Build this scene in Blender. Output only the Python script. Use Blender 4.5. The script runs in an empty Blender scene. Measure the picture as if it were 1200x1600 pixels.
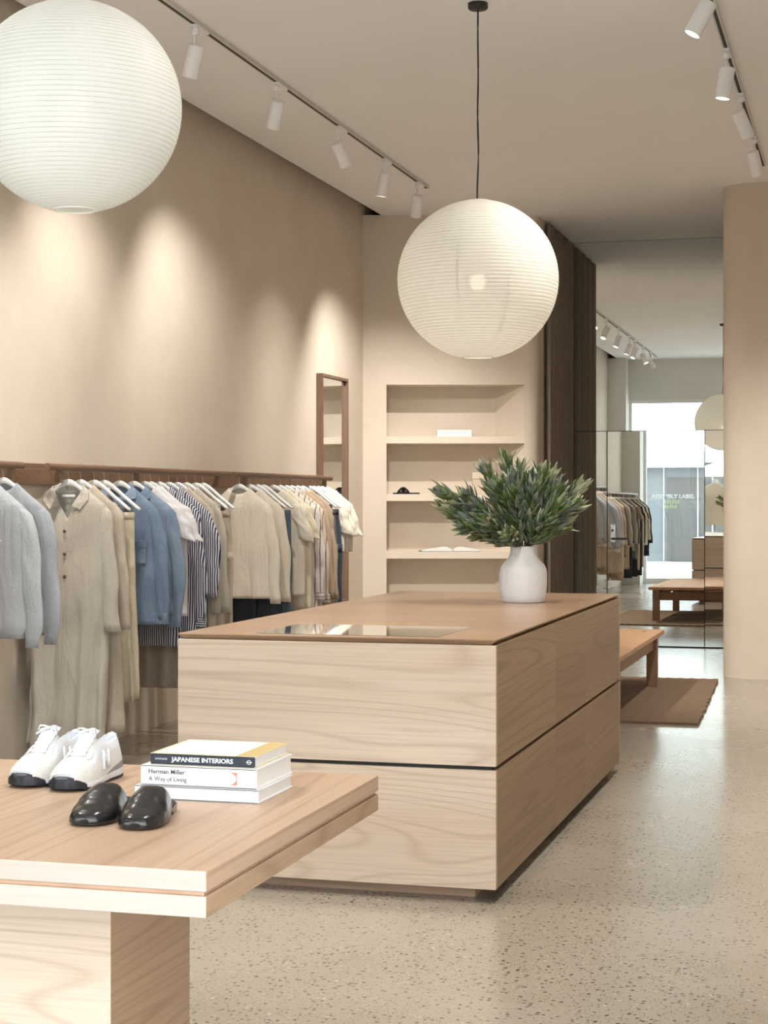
import bpy, bmesh, math, random
from mathutils import Vector, Matrix, noise as mnoise
R = math.radians
PI = math.pi
SC = bpy.context.scene
COL = SC.collection

# ------------------------------------------------------------------ camera, world, exposure
H = 1.39                                   # eye height
cam_d = bpy.data.cameras.new('camera')
cam = bpy.data.objects.new('camera', cam_d)
COL.objects.link(cam)
cam.location = (0, 0, H)
cam.rotation_euler = (R(90), 0, R(15.46))
cam_d.sensor_fit = 'VERTICAL'
cam_d.sensor_height = 36.0
cam_d.lens = 36.0 * 2740 / 1600
cam_d.shift_y = -17.0 / 1600
cam_d.clip_start = 0.05
SC.camera = cam
SC.view_settings.view_transform = 'Standard'
SC.view_settings.look = 'None'
SC.view_settings.gamma = 1
SC.view_settings.use_curve_mapping = False
SC.view_settings.exposure = 1.03
SKY = 3.3
SPOT_W = 210
world = bpy.data.worlds.new('overcast_sky')
SC.world = world
world.use_nodes = True
wn = world.node_tree
wn.nodes['Background'].inputs[0].default_value = (0.93, 0.97, 1.0, 1)
wn.nodes['Background'].inputs[1].default_value = SKY

# ------------------------------------------------------------------ dimensions
CEIL = H + 2.489
XL = -4.245            # left wall
XCE = -4.09            # left edge of the ceiling board
XR = 0.95              # right wall
YF = 2.6               # inner face of the shop front
YM = 16.77             # mirror wall
RV = Vector((0.9638, 0.2666, 0))    # direction of the angled back wall

# ------------------------------------------------------------------ materials
MATS = {}
def newmat(name):
    m = bpy.data.materials.new(name)
    m.use_nodes = True
    nt = m.node_tree
    b = nt.nodes['Principled BSDF']
    MATS[name] = m
    return m, nt, b
def N(nt, t, **kw):
    n = nt.nodes.new(t)
    for k, v in kw.items():
        setattr(n, k, v)
    return n
def L(nt, a, b): nt.links.new(a, b)
def rgb(c): return (c[0], c[1], c[2], 1)
def ramp(nt, fac, stops):
    r = N(nt, 'ShaderNodeValToRGB')
    e = r.color_ramp.elements
    e[0].position, e[0].color = stops[0][0], rgb(stops[0][1])
    e[1].position, e[1].color = stops[1][0], rgb(stops[1][1])
    for p, c in stops[2:]:
        x = e.new(p); x.color = rgb(c)
    L(nt, fac, r.inputs[0])
    return r
def bump(nt, b, h, strength, dist=0.01):
    bp = N(nt, 'ShaderNodeBump')
    bp.inputs['Strength'].default_value = strength
    bp.inputs['Distance'].default_value = dist
    L(nt, h, bp.inputs['Height'])
    L(nt, bp.outputs[0], b.inputs['Normal'])
def coords(nt, scale=(1, 1, 1), rnd=False, rot=(0, 0, 0)):
    tc = N(nt, 'ShaderNodeTexCoord')
    mp = N(nt, 'ShaderNodeMapping')
    mp.inputs['Scale'].default_value = scale
    mp.inputs['Rotation'].default_value = rot
    L(nt, tc.outputs['Object'], mp.inputs[0])
    if rnd:
        oi = N(nt, 'ShaderNodeObjectInfo')
        ml = N(nt, 'ShaderNodeMath', operation='MULTIPLY')
        ml.inputs[1].default_value = 37.0
        L(nt, oi.outputs['Random'], ml.inputs[0])
        cb = N(nt, 'ShaderNodeCombineXYZ')
        for i in range(3): L(nt, ml.outputs[0], cb.inputs[i])
        L(nt, cb.outputs[0], mp.inputs['Location'])
    return mp.outputs[0]
def mixc(nt, fac, a, b, mode='MIX'):
    m = N(nt, 'ShaderNodeMix', data_type='RGBA', blend_type=mode)
    for sock, v in ((m.inputs[0], fac), (m.inputs[6], a), (m.inputs[7], b)):
        if isinstance(v, (int, float)): sock.default_value = v
        elif isinstance(v, tuple): sock.default_value = rgb(v)
        else: L(nt, v, sock)
    return m.outputs[2]
def plain(name, col, rough=0.6, metal=0.0, coat=0.0, emit=None, es=0, spec=None):
    m, nt, b = newmat(name)
    b.inputs['Base Color'].default_value = rgb(col)
    b.inputs['Roughness'].default_value = rough
    b.inputs['Metallic'].default_value = metal
    b.inputs['Coat Weight'].default_value = coat
    if spec is not None: b.inputs['Specular IOR Level'].default_value = spec
    if emit:
        b.inputs['Emission Color'].default_value = rgb(emit)
        b.inputs['Emission Strength'].default_value = es
    n = N(nt, 'ShaderNodeTexNoise'); n.inputs['Scale'].default_value = 9
    c = coords(nt); L(nt, c, n.inputs['Vector'])
    mx = mixc(nt, n.outputs['Fac'], tuple(x * 0.96 for x in col), tuple(min(1, x * 1.04) for x in col))
    L(nt, mx, b.inputs['Base Color'])
    return m
def plaster(name, c1, c2, rough=0.85, sc=1.3, bs=0.12):
    m, nt, b = newmat(name)
    c = coords(nt)
    n = N(nt, 'ShaderNodeTexNoise'); n.inputs['Scale'].default_value = sc
    n.inputs['Detail'].default_value = 7; n.inputs['Roughness'].default_value = 0.62
    L(nt, c, n.inputs['Vector'])
    r = ramp(nt, n.outputs['Fac'], [(0.3, c1), (0.72, c2)])
    L(nt, r.outputs[0], b.inputs['Base Color'])
    n2 = N(nt, 'ShaderNodeTexNoise'); n2.inputs['Scale'].default_value = 14
    n2.inputs['Detail'].default_value = 5
    L(nt, c, n2.inputs['Vector'])
    b.inputs['Roughness'].default_value = rough
    b.inputs['Specular IOR Level'].default_value = 0.3
    bump(nt, b, n2.outputs['Fac'], bs, 0.01)
    return m
def wood(name, axis, light, mid, dark, rough=0.5, contrast=1.0, coat=0.0):
    """oak: grain running along the given axis"""
    m, nt, b = newmat(name)
    sc = {'x': (0.34, 3.0, 3.0), 'y': (3.0, 0.13, 3.0), 'z': (3.0, 3.0, 0.26)}[axis]
    fs = {'x': (1.6, 90, 90), 'y': (90, 1.6, 90), 'z': (90, 90, 1.6)}[axis]
    c = coords(nt, sc, rnd=True)
    n0 = N(nt, 'ShaderNodeTexNoise'); n0.inputs['Scale'].default_value = 1.1
    n0.inputs['Detail'].default_value = 0.8; n0.inputs['Distortion'].default_value = 0.45
    L(nt, c, n0.inputs['Vector'])
    ml = N(nt, 'ShaderNodeMath', operation='MULTIPLY'); ml.inputs[1].default_value = 44.0
    L(nt, n0.outputs['Fac'], ml.inputs[0])
    fr = N(nt, 'ShaderNodeMath', operation='FRACT'); L(nt, ml.outputs[0], fr.inputs[0])
    pp = N(nt, 'ShaderNodeMath', operation='PINGPONG'); pp.inputs[1].default_value = 1.0
    L(nt, ml.outputs[0], pp.inputs[0])
    c2 = coords(nt, fs, rnd=True)
    n1 = N(nt, 'ShaderNodeTexNoise'); n1.inputs['Scale'].default_value = 1.6
    n1.inputs['Detail'].default_value = 4
    L(nt, c2, n1.inputs['Vector'])
    n2 = N(nt, 'ShaderNodeTexNoise'); n2.inputs['Scale'].default_value = 1.4
    n2.inputs['Detail'].default_value = 1
    L(nt, c, n2.inputs['Vector'])
    base = ramp(nt, n2.outputs['Fac'], [(0.3, mid), (0.7, light)]).outputs[0]
    rg = N(nt, 'ShaderNodeMapRange'); rg.inputs[1].default_value = 0.62; rg.inputs[2].default_value = 1.0
    rg.inputs[3].default_value = 0.0; rg.inputs[4].default_value = 0.38 * contrast
    L(nt, pp.outputs[0], rg.inputs[0])
    k = mixc(nt, rg.outputs[0], base, dark)
    rg2 = N(nt, 'ShaderNodeMapRange'); rg2.inputs[1].default_value = 0.45; rg2.inputs[2].default_value = 0.75
    rg2.inputs[3].default_value = 0.0; rg2.inputs[4].default_value = 0.30 * contrast
    L(nt, n1.outputs['Fac'], rg2.inputs[0])
    k2 = mixc(nt, rg2.outputs[0], k, dark)
    L(nt, k2, b.inputs['Base Color'])
    b.inputs['Roughness'].default_value = rough
    b.inputs['Coat Weight'].default_value = coat
    b.inputs['Coat Roughness'].default_value = 0.25
    b.inputs['Specular IOR Level'].default_value = 0.35
    bump(nt, b, n1.outputs['Fac'], 0.06, 0.003)
    return m
def fabric(name, c1, c2=None, scale=60, rough=0.95, kind=None, freq=40, duty=0.5, axis='x', tw=0.35, wr=0.4):
    m, nt, b = newmat(name)
    c2 = c2 or tuple(min(1, x * 1.18 + 0.005) for x in c1)
    c = coords(nt)
    n = N(nt, 'ShaderNodeTexNoise'); n.inputs['Scale'].default_value = scale
    n.inputs['Detail'].default_value = 6; n.inputs['Roughness'].default_value = 0.7
    L(nt, c, n.inputs['Vector'])
    col = ramp(nt, n.outputs['Fac'], [(0.35, c1), (0.68, c2)]).outputs[0]
    if kind == 'stripe':
        sx = N(nt, 'ShaderNodeSeparateXYZ'); L(nt, c, sx.inputs[0])
        nn = N(nt, 'ShaderNodeTexNoise'); nn.inputs['Scale'].default_value = 6
        L(nt, c, nn.inputs['Vector'])
        ad = N(nt, 'ShaderNodeMath', operation='MULTIPLY_ADD'); ad.inputs[1].default_value = 0.02
        L(nt, nn.outputs['Fac'], ad.inputs[0]); L(nt, sx.outputs['XYZ'.index(axis.upper())], ad.inputs[2])
        ml = N(nt, 'ShaderNodeMath', operation='MULTIPLY'); ml.inputs[1].default_value = freq
        L(nt, ad.outputs[0], ml.inputs[0])
        fr = N(nt, 'ShaderNodeMath', operation='FRACT'); L(nt, ml.outputs[0], fr.inputs[0])
        gt = N(nt, 'ShaderNodeMath', operation='GREATER_THAN'); gt.inputs[1].default_value = duty
        L(nt, fr.outputs[0], gt.inputs[0])
        col = mixc(nt, gt.outputs[0], c1, c2)
    if kind == 'denim':
        n3 = N(nt, 'ShaderNodeTexNoise'); n3.inputs['Scale'].default_value = 5
        n3.inputs['Detail'].default_value = 3
        L(nt, c, n3.inputs['Vector'])
        rr = ramp(nt, n3.outputs['Fac'], [(0.3, c1), (0.7, c2)]).outputs[0]
        col = mixc(nt, 0.6, col, rr)
    L(nt, col, b.inputs['Base Color'])
    b.inputs['Roughness'].default_value = rough
    b.inputs['Specular IOR Level'].default_value = 0.15
    b.inputs['Sheen Weight'].default_value = 0.15
    bp = N(nt, 'ShaderNodeBump'); bp.inputs['Strength'].default_value = tw; bp.inputs['Distance'].default_value = 0.002
    L(nt, n.outputs['Fac'], bp.inputs['Height'])
    cw = coords(nt, (13, 13, 3.2), rnd=True)
    nw_ = N(nt, 'ShaderNodeTexNoise'); nw_.inputs['Scale'].default_value = 1.0; nw_.inputs['Detail'].default_value = 4
    nw_.inputs['Distortion'].default_value = 0.8
    L(nt, cw, nw_.inputs['Vector'])
    b2 = N(nt, 'ShaderNodeBump'); b2.inputs['Strength'].default_value = wr; b2.inputs['Distance'].default_value = 0.05
    L(nt, nw_.outputs['Fac'], b2.inputs['Height']); L(nt, bp.outputs[0], b2.inputs['Normal'])
    L(nt, b2.outputs[0], b.inputs['Normal'])
    return m
def glass(name, tint=(0.93, 0.97, 0.96), refl=0.08):
    m = bpy.data.materials.new(name); m.use_nodes = True
    nt = m.node_tree; nt.nodes.clear()
    o = N(nt, 'ShaderNodeOutputMaterial'); t = N(nt, 'ShaderNodeBsdfTransparent'); g = N(nt, 'ShaderNodeBsdfGlossy')
    t.inputs[0].default_value = rgb(tint); g.inputs['Roughness'].default_value = 0.01
    mx = N(nt, 'ShaderNodeMixShader'); mx.inputs[0].default_value = refl
    L(nt, t.outputs[0], mx.inputs[1]); L(nt, g.outputs[0], mx.inputs[2]); L(nt, mx.outputs[0], o.inputs[0])
    MATS[name] = m
    return m
def paper(name, col, transl=0.5):
    m = bpy.data.materials.new(name); m.use_nodes = True
    nt = m.node_tree; nt.nodes.clear()
    o = N(nt, 'ShaderNodeOutputMaterial'); d = N(nt, 'ShaderNodeBsdfDiffuse'); t = N(nt, 'ShaderNodeBsdfTranslucent')
    n = N(nt, 'ShaderNodeTexNoise'); n.inputs['Scale'].default_value = 30
    L(nt, coords(nt), n.inputs['Vector'])
    k = mixc(nt, n.outputs['Fac'], tuple(x * 0.95 for x in col), col)
    L(nt, k, d.inputs[0]); L(nt, k, t.inputs[0])
    mx = N(nt, 'ShaderNodeMixShader'); mx.inputs[0].default_value = transl
    L(nt, d.outputs[0], mx.inputs[1]); L(nt, t.outputs[0], mx.inputs[2])
    tr = N(nt, 'ShaderNodeBsdfTransparent'); m2 = N(nt, 'ShaderNodeMixShader'); m2.inputs[0].default_value = 0.010
    L(nt, mx.outputs[0], m2.inputs[1]); L(nt, tr.outputs[0], m2.inputs[2]); L(nt, m2.outputs[0], o.inputs[0])
    MATS[name] = m
    return m

M_wall = plaster('beige_lime_plaster', (0.65, 0.565, 0.465), (0.73, 0.65, 0.55))
M_ceil = plaster('warm_white_ceiling_paint', (0.86, 0.87, 0.88), (0.90, 0.91, 0.92), sc=0.7, bs=0.03)
M_front = plaster('white_shopfront_paint', (0.76, 0.76, 0.73), (0.82, 0.82, 0.79), sc=0.7, bs=0.03)
M_dark = plain('dark_recess', (0.02, 0.02, 0.02), 0.9)
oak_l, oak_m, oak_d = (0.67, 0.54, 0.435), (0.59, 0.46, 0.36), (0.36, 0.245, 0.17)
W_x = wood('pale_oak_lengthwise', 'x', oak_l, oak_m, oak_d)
W_y = wood('oak_along_depth', 'y', oak_l, oak_m, oak_d, contrast=0.9)
W_top = wood('oak_table_top', 'y', (0.57, 0.405, 0.285), (0.49, 0.335, 0.23), (0.29, 0.175, 0.11), rough=0.42)
W_ctop = wood('oiled_oak_counter_top', 'x', (0.46, 0.30, 0.19), (0.37, 0.23, 0.14), (0.20, 0.12, 0.07), rough=0.3, coat=0.25)
W_side = wood('oak_side_panels_painted_shade', 'y', (0.34, 0.225, 0.135), (0.265, 0.165, 0.098), (0.14, 0.08, 0.045), rough=0.45, contrast=1.1)  # same oak, darkened: the shade on the counter sides is in the colour
W_tside = wood('oak_table_side_painted_shade', 'y', (0.50, 0.35, 0.235), (0.42, 0.28, 0.18), (0.25, 0.155, 0.09))  # darker copy of the oak; its colour carries the shade of the side faces
W_end = wood('pale_oak_end_grain', 'x', (0.46, 0.395, 0.35), (0.41, 0.345, 0.30), (0.42, 0.33, 0.26), contrast=0.8)
W_rail = wood('walnut_toned_rail', 'y', (0.22, 0.135, 0.085), (0.18, 0.105, 0.065), (0.09, 0.05, 0.03), rough=0.45)
W_bench = wood('bench_oak', 'y', (0.56, 0.34, 0.19), (0.50, 0.29, 0.155), (0.33, 0.18, 0.09), rough=0.5, contrast=0.7)
W_leg = wood('bench_leg_oak', 'z', (0.36, 0.22, 0.14), (0.30, 0.18, 0.115), (0.18, 0.10, 0.06), rough=0.5, contrast=0.7)
W_frame = wood('mirror_frame_oak', 'z', (0.23, 0.145, 0.10), (0.19, 0.115, 0.075), (0.11, 0.065, 0.04))
W_plinth = wood('plinth_oak', 'x', (0.50, 0.33, 0.23), (0.42, 0.27, 0.18), (0.3, 0.18, 0.11))
M_mirror = plain('mirror_silver', (0.86, 0.89, 0.88), 0.0, 1.0)
M_mirror.node_tree.nodes['Principled BSDF'].inputs['Roughness'].default_value = 0.0
M_glassd = plain('dark_inset_glass', (0.03, 0.03, 0.025), 0.02, 0.0, 1.0)
M_glass = glass('window_glass')
M_white = plain('white_powder_coat', (0.90, 0.90, 0.91), 0.4)
M_trackw = plain('track_white', (0.62, 0.60, 0.57), 0.4)
M_black = plain('black_slot', (0.015, 0.013, 0.012), 0.6)
M_cord = plain('black_cord', (0.02, 0.018, 0.016), 0.6)
M_metal = plain('brushed_nickel', (0.62, 0.60, 0.56), 0.3, 1.0)
M_hang = plain('white_hanger', (0.84, 0.83, 0.81), 0.4)
M_clip = plain('dark_clip', (0.10, 0.09, 0.075), 0.4, 0.6)
M_lens = plain('lamp_lens', (0.9, 0.85, 0.75), 0.4, emit=(1, 0.84, 0.62), es=6)
M_bulb = plain('bulb', (1, 0.95, 0.85), 0.4, emit=(1, 0.86, 0.68), es=13)
M_bulb2 = plain('dim_bulb', (1, 0.95, 0.85), 0.4, emit=(1, 0.9, 0.75), es=2.5)
M_paper = paper('washi_paper', (0.74, 0.735, 0.70), 0.46)
M_seam = paper('washi_seam', (0.80, 0.79, 0.76), 0.46)
M_rib = plain('thin_bamboo_rib', (0.60, 0.57, 0.50), 0.7)
M_ring = plain('lantern_ring_metal', (0.75, 0.73, 0.68), 0.4)
M_vase = plaster('white_glazed_stoneware', (0.78, 0.78, 0.79), (0.86, 0.86, 0.87), 0.5, 9, 0.35)
M_curt = fabric('taupe_curtain', (0.24, 0.195, 0.155), (0.32, 0.265, 0.215), 80)
M_handle = plain('handle_plate', (0.8, 0.8, 0.8), 0.2, 0.9)

# floor: ground and polished concrete with exposed aggregate
m, nt, b = newmat('polished_concrete')
c = coords(nt)
nz = N(nt, 'ShaderNodeTexNoise'); nz.inputs['Scale'].default_value = 1.2; nz.inputs['Detail'].default_value = 6
L(nt, c, nz.inputs['Vector'])
base = ramp(nt, nz.outputs['Fac'], [(0.3, (0.33, 0.29, 0.23)), (0.7, (0.42, 0.375, 0.31))]).outputs[0]
def specks(scale, thr, ncut, seed):
    v = N(nt, 'ShaderNodeTexVoronoi'); v.inputs['Scale'].default_value = scale
    v.inputs['Randomness'].default_value = 1.0
    mp = N(nt, 'ShaderNodeMapping'); mp.inputs['Location'].default_value = (seed, seed, seed)
    L(nt, c, mp.inputs[0]); L(nt, mp.outputs[0], v.inputs['Vector'])
    lt = N(nt, 'ShaderNodeMath', operation='LESS_THAN'); lt.inputs[1].default_value = thr
    L(nt, v.outputs['Distance'], lt.inputs[0])
    sp = N(nt, 'ShaderNodeSeparateColor'); L(nt, v.outputs['Color'], sp.inputs[0])
    p = N(nt, 'ShaderNodeTexNoise'); p.inputs['Scale'].default_value = 2.2; p.inputs['Detail'].default_value = 3
    L(nt, c, p.inputs['Vector'])
    ad = N(nt, 'ShaderNodeMath', operation='ADD'); L(nt, sp.outputs[0], ad.inputs[0]); L(nt, p.outputs['Fac'], ad.inputs[1])
    g = N(nt, 'ShaderNodeMath', operation='GREATER_THAN'); g.inputs[1].default_value = ncut
    L(nt, ad.outputs[0], g.inputs[0])
    mu = N(nt, 'ShaderNodeMath', operation='MULTIPLY'); L(nt, lt.outputs[0], mu.inputs[0]); L(nt, g.outputs[0], mu.inputs[1])
    sc = ramp(nt, sp.outputs[1], [(0.0, (0.05, 0.042, 0.035)), (0.45, (0.11, 0.085, 0.065)), (0.8, (0.22, 0.155, 0.10)), (1.0, (0.56, 0.52, 0.45))]).outputs[0]
    return mu.outputs[0], sc
f1, s1 = specks(50, 0.30, 1.04, 0)
f2, s2 = specks(105, 0.26, 0.88, 5)
k = mixc(nt, f2, base, s2); k = mixc(nt, f1, k, s1)
L(nt, k, b.inputs['Base Color'])
rr = N(nt, 'ShaderNodeMapRange'); rr.inputs[3].default_value = 0.20; rr.inputs[4].default_value = 0.34
L(nt, nz.outputs['Fac'], rr.inputs[0]); L(nt, rr.outputs[0], b.inputs['Roughness'])
b.inputs['Specular IOR Level'].default_value = 0.55
b.inputs['Coat Weight'].default_value = 0.5; b.inputs['Coat Roughness'].default_value = 0.16
M_floor = m

# ------------------------------------------------------------------ mesh helpers
def newobj(name, bm, mat, parent=None, smooth=False, bevel=0):
    me = bpy.data.meshes.new(name)
    bmesh.ops.recalc_face_normals(bm, faces=bm.faces[:])
    bm.to_mesh(me); bm.free()
    o = bpy.data.objects.new(name, me)
    COL.objects.link(o)
    if mat: me.materials.append(mat)
    if smooth:
        for p in me.polygons: p.use_smooth = True
    if bevel:
        md = o.modifiers.new('bevel', 'BEVEL'); md.width = bevel; md.segments = 2; md.limit_method = 'ANGLE'
    if parent: o.parent = parent
    return o
def B(): return bmesh.new()
def box(bm, x0, x1, y0, y1, z0, z1, mi=0):
    v = [bm.verts.new(p) for p in ((x0,y0,z0),(x1,y0,z0),(x1,y1,z0),(x0,y1,z0),(x0,y0,z1),(x1,y0,z1),(x1,y1,z1),(x0,y1,z1))]
    for f in ((0,3,2,1),(4,5,6,7),(0,1,5,4),(1,2,6,5),(2,3,7,6),(3,0,4,7)):
        fc = bm.faces.new([v[i] for i in f]); fc.material_index = mi
def boxo(name, b6, mat, parent=None, bevel=0):
    bm = B(); box(bm, *b6); return newobj(name, bm, mat, parent, bevel=bevel)
def loft(bm, rings, cap0=False, cap1=False, closed=True):
    vs = [[bm.verts.new(p) for p in r] for r in rings]
    n = len(vs[0])
    for a, b_ in zip(vs[:-1], vs[1:]):
        for i in range(n if closed else n - 1):
            j = (i + 1) % n
            try: bm.faces.new((a[i], a[j], b_[j], b_[i]))
            except ValueError: pass
    if cap0: bm.faces.new(vs[0][::-1])
    if cap1: bm.faces.new(vs[-1])
    return vs
def tube(bm, pts, r, seg=8, caps=True):
    pts = [Vector(p) for p in pts]
    rings = []
    up = Vector((0, 0, 1))
    for i, p in enumerate(pts):
        t = (pts[min(i+1, len(pts)-1)] - pts[max(i-1, 0)]).normalized()
        a = t.cross(up)
        if a.length < 1e-3: a = t.cross(Vector((0, 1, 0)))
        a.normalize(); b_ = a.cross(t).normalized()
        rr = r[i] if isinstance(r, (list, tuple)) else r
        rings.append([p + a * rr * math.cos(2*PI*k/seg) + b_ * rr * math.sin(2*PI*k/seg) for k in range(seg)])
    loft(bm, rings, caps, caps)
def lathe(bm, prof, seg=48, c=(0, 0, 0)):
    rings = [[(c[0] + r*math.cos(2*PI*k/seg), c[1] + r*math.sin(2*PI*k/seg), c[2] + z) for k in range(seg)] for r, z in prof]
    return loft(bm, rings)
def lerp(tab, x):
    if x <= tab[0][0]: return tab[0][1]
    for (a, va), (b_, vb) in zip(tab[:-1], tab[1:]):
        if x <= b_:
            t = (x - a) / (b_ - a); t = t*t*(3-2*t) * 0.5 + t * 0.5
            return va + (vb - va) * t
    return tab[-1][1]
def thing(name, label, cat, loc=(0, 0, 0), rz=0, group=None):
    o = bpy.data.objects.new(name, None); COL.objects.link(o)
    o.location = loc; o.rotation_euler = (0, 0, rz); o.empty_display_size = 0.1
    o['label'] = label; o['category'] = cat
    if group: o['group'] = group
    return o
def tag(o, label, cat, group=None, kind=None):
    o['label'] = label; o['category'] = cat
    if group: o['group'] = group
    if kind: o['kind'] = kind
    return o
def struct(o, label=None):
    o['kind'] = 'structure'
    if label: o['label'] = label
    return o
def text_mesh(name, s, size, mat, parent, loc, rot, bold=0.0, width=None, extrude=0.0004):
    cu = bpy.data.curves.new('tmp', 'FONT'); cu.body = s; cu.size = size
    cu.extrude = extrude; cu.offset = bold; cu.resolution_u = 3
    t = bpy.data.objects.new('tmp', cu); COL.objects.link(t)
    dg = bpy.context.evaluated_depsgraph_get(); dg.update()
    me = bpy.data.meshes.new_from_object(t.evaluated_get(dg))
    bpy.data.objects.remove(t); bpy.data.curves.remove(cu)
    me.name = name
    if width:
        xs = [v.co.x for v in me.vertices]; k = width / (max(xs) - min(xs)); x0 = min(xs)
        for v in me.vertices: v.co.x = (v.co.x - x0) * k
    o = bpy.data.objects.new(name, me); COL.objects.link(o)
    me.materials.clear(); me.materials.append(mat)
    o.parent = parent; o.location = loc; o.rotation_euler = rot
    return o

# ------------------------------------------------------------------ the setting
o = boxo('floor', (XL - 0.3, XR + 0.3, YF - 0.15, YM + 0.4, -0.12, 0), M_floor); struct(o, 'polished concrete shop floor with fine dark aggregate')
o = boxo('wall_left', (XL - 0.2, XL, YF - 0.15, 15.3, 0, CEIL + 0.25), M_wall); struct(o, 'long beige plaster wall behind the clothes rail')
o = boxo('wall_right', (XR, XR + 0.2, YF - 0.15, 14.4, 0, CEIL), M_wall); struct(o, 'beige plaster wall on the right')
bm = B(); box(bm, XCE, XR + 0.2, YF - 0.15, YM + 0.3, CEIL, CEIL + 0.12)
struct(newobj('ceiling', (box(bm, XCE, XCE + 0.1, YF - 0.15, 15.6, CEIL + 0.12, CEIL + 0.25), box(bm, XL - 0.2, XCE, YF - 0.2, YF - 0.12, CEIL - 0.02, CEIL + 0.3), bm)[2], M_ceil), 'flat warm white ceiling with a shadow gap along the left wall')
bm = B(); box(bm, XL - 0.2, XCE + 0.1, YF - 0.15, 15.6, CEIL + 0.25, CEIL + 0.3)
box(bm, XL, XCE + 0.02, 14.98, 15.3, CEIL + 0.001, CEIL + 0.25)  # near-black box paints the shade at the end of the ceiling gap
struct(newobj('trim_1', bm, M_dark), 'near-black lining painted as shade in the gap over the left wall')

# angled back wall with niche (built in its own frame: x along RV, y away from camera)
def bw(r, dd, z):       # r = right coordinate, dd = distance behind the wall face
    p = RV * r + Vector((-0.2666, 0.9638, 0)) * (15.26 + dd)
    return (p.x, p.y, z)
def bwbox(bm, r0, r1, d0, d1, z0, z1):
    v = [bm.verts.new(bw(*p)) for p in ((r0,d0,z0),(r1,d0,z0),(r1,d1,z0),(r0,d1,z0),(r0,d0,z1),(r1,d0,z1),(r1,d1,z1),(r0,d1,z1))]
    for f in ((0,3,2,1),(4,5,6,7),(0,1,5,4),(1,2,6,5),(2,3,7,6),(3,0,4,7)):
        bm.faces.new([v[i] for i in f])
NX0, NX1 = 0.022, 1.220
NZ0, NZ1 = 0.42, H + 1.0136
ND = 0.32
RE = 1.24
bm = B()
bwbox(bm, -0.30, NX0, 0, ND, 0, CEIL)
bwbox(bm, NX1, RE, 0, ND, 0, CEIL)
bwbox(bm, NX0, NX1, 0, ND, NZ1, CEIL)
bwbox(bm, NX0, NX1, 0, ND, 0, NZ0)
bwbox(bm, -0.30, RE, ND, ND + 0.1, 0, CEIL)
# rounded end, then a straight return beside the curtain
arc = []
p0 = Vector(bw(RE, 0, 0)); a0 = math.atan2(-0.9638, 0.2666)
rad = 0.12
cen = p0 + Vector((-0.2666, 0.9638, 0)) * rad
for k in range(13):
    a = a0 + (0 - a0) * k / 12
    arc.append((cen.x + rad*math.cos(a), cen.y + rad*math.sin(a)))
arc.append((arc[-1][0], YM + 0.1)); arc.append((arc[-1][0] - 0.4, YM + 0.1)); arc.append((cen.x - 0.4, cen.y + 0.2))
WRX = arc[-3][0]
loft(bm, [[(x, y, 0) for x, y in arc], [(x, y, CEIL) for x, y in arc]])
o = newobj('wall_back', bm, M_wall); struct(o, 'beige plaster back wall with recessed shelves and a rounded corner')
md = o.modifiers.new('b', 'EDGE_SPLIT'); md.split_angle = R(35)
for p in o.data.polygons: p.use_smooth = True
M_shelf = plaster('shelf_plaster', (0.70, 0.61, 0.50), (0.77, 0.68, 0.57))
SH = [(H + 0.5625, 0.060), (H + 0.061, 0.060), (H - 0.440, 0.060)]
for i, (zt, th) in enumerate(SH):
    bm = B(); bwbox(bm, NX0, NX1, 0.0, ND, zt - th, zt)
    o = newobj('trim_%d' % (i + 2), bm, M_shelf); struct(o, ['top', 'middle', 'lowest'][i] + ' plaster shelf of the wall niche')

# rounded right wall end and the passage wall to the mirror
cx, cy, rad = -0.87, 14.22, 0.25
arc = [(XR + 0.05, cy - rad)]
for k in range(15):
    a = R(-90) - R(90) * k / 14
    arc.append((cx + rad*math.cos(a), cy + rad*math.sin(a)))
arc.append((cx - rad, YM + 0.1)); arc.append((XR + 0.05, YM + 0.1))
bm = B(); loft(bm, [[(x, y, 0) for x, y in arc], [(x, y, CEIL) for x, y in arc]])
o = newobj('wall_right_return', bm, M_wall); struct(o, 'rounded beige plaster wall end beside the mirrored passage')
o.name = 'wall_passage'
md = o.modifiers.new('b', 'EDGE_SPLIT'); md.split_angle = R(35)
for p in o.data.polygons: p.use_smooth = True

bm = B(); box(bm, WRX - 0.3, cx - rad + 0.3, YM + 0.06, YM + 0.2, 0, CEIL)
struct(newobj('wall_end', bm, M_dark), 'wall behind the mirror panels')

# mirror wall : fixed top panel + three lower panels with hairline gaps
MX0, MX1 = WRX + 0.004, cx - rad - 0.004
ZS = H + 0.670
def panel_x(u):      # x on the mirror plane that projects to column u
    k = (1358 - u) * 0.9638 / 2740
    # X = -k*d ; d = YM*c - X*s
    return -k * YM * 0.9638 / (1 - 0.2666 * k)
def mirror_panel(name, x0, x1, z0, z1, label, ax=0.0, az=0.0):
    cxm, czm = (x0 + x1) / 2, (z0 + z1) / 2
    t = thing(name, label, 'mirror', (cxm, YM + 0.012, czm), 0, 'mirror panels closing the passage')
    t.rotation_euler = (ax, 0, az)
    w, h = (x1 - x0) / 2, (z1 - z0) / 2
    bm = B(); box(bm, -w, w, 0, 0.006, -h, h)
    newobj('mirror_glass', bm, M_mirror, t)
    bm = B(); box(bm, -w - 0.004, w + 0.004, 0.007, 0.03, -h - 0.004, h + 0.004)
    newobj('backing', bm, M_black, t)
    return t
xa, xb = panel_x(948.5), panel_x(1101)
AZT, AXT = R(0.30), 0
mt = mirror_panel('mirror_panel', MX0, MX1, ZS + 0.003, CEIL - 0.004, 'wide upper mirror panel reaching the ceiling of the passage', AXT, AZT)
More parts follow.
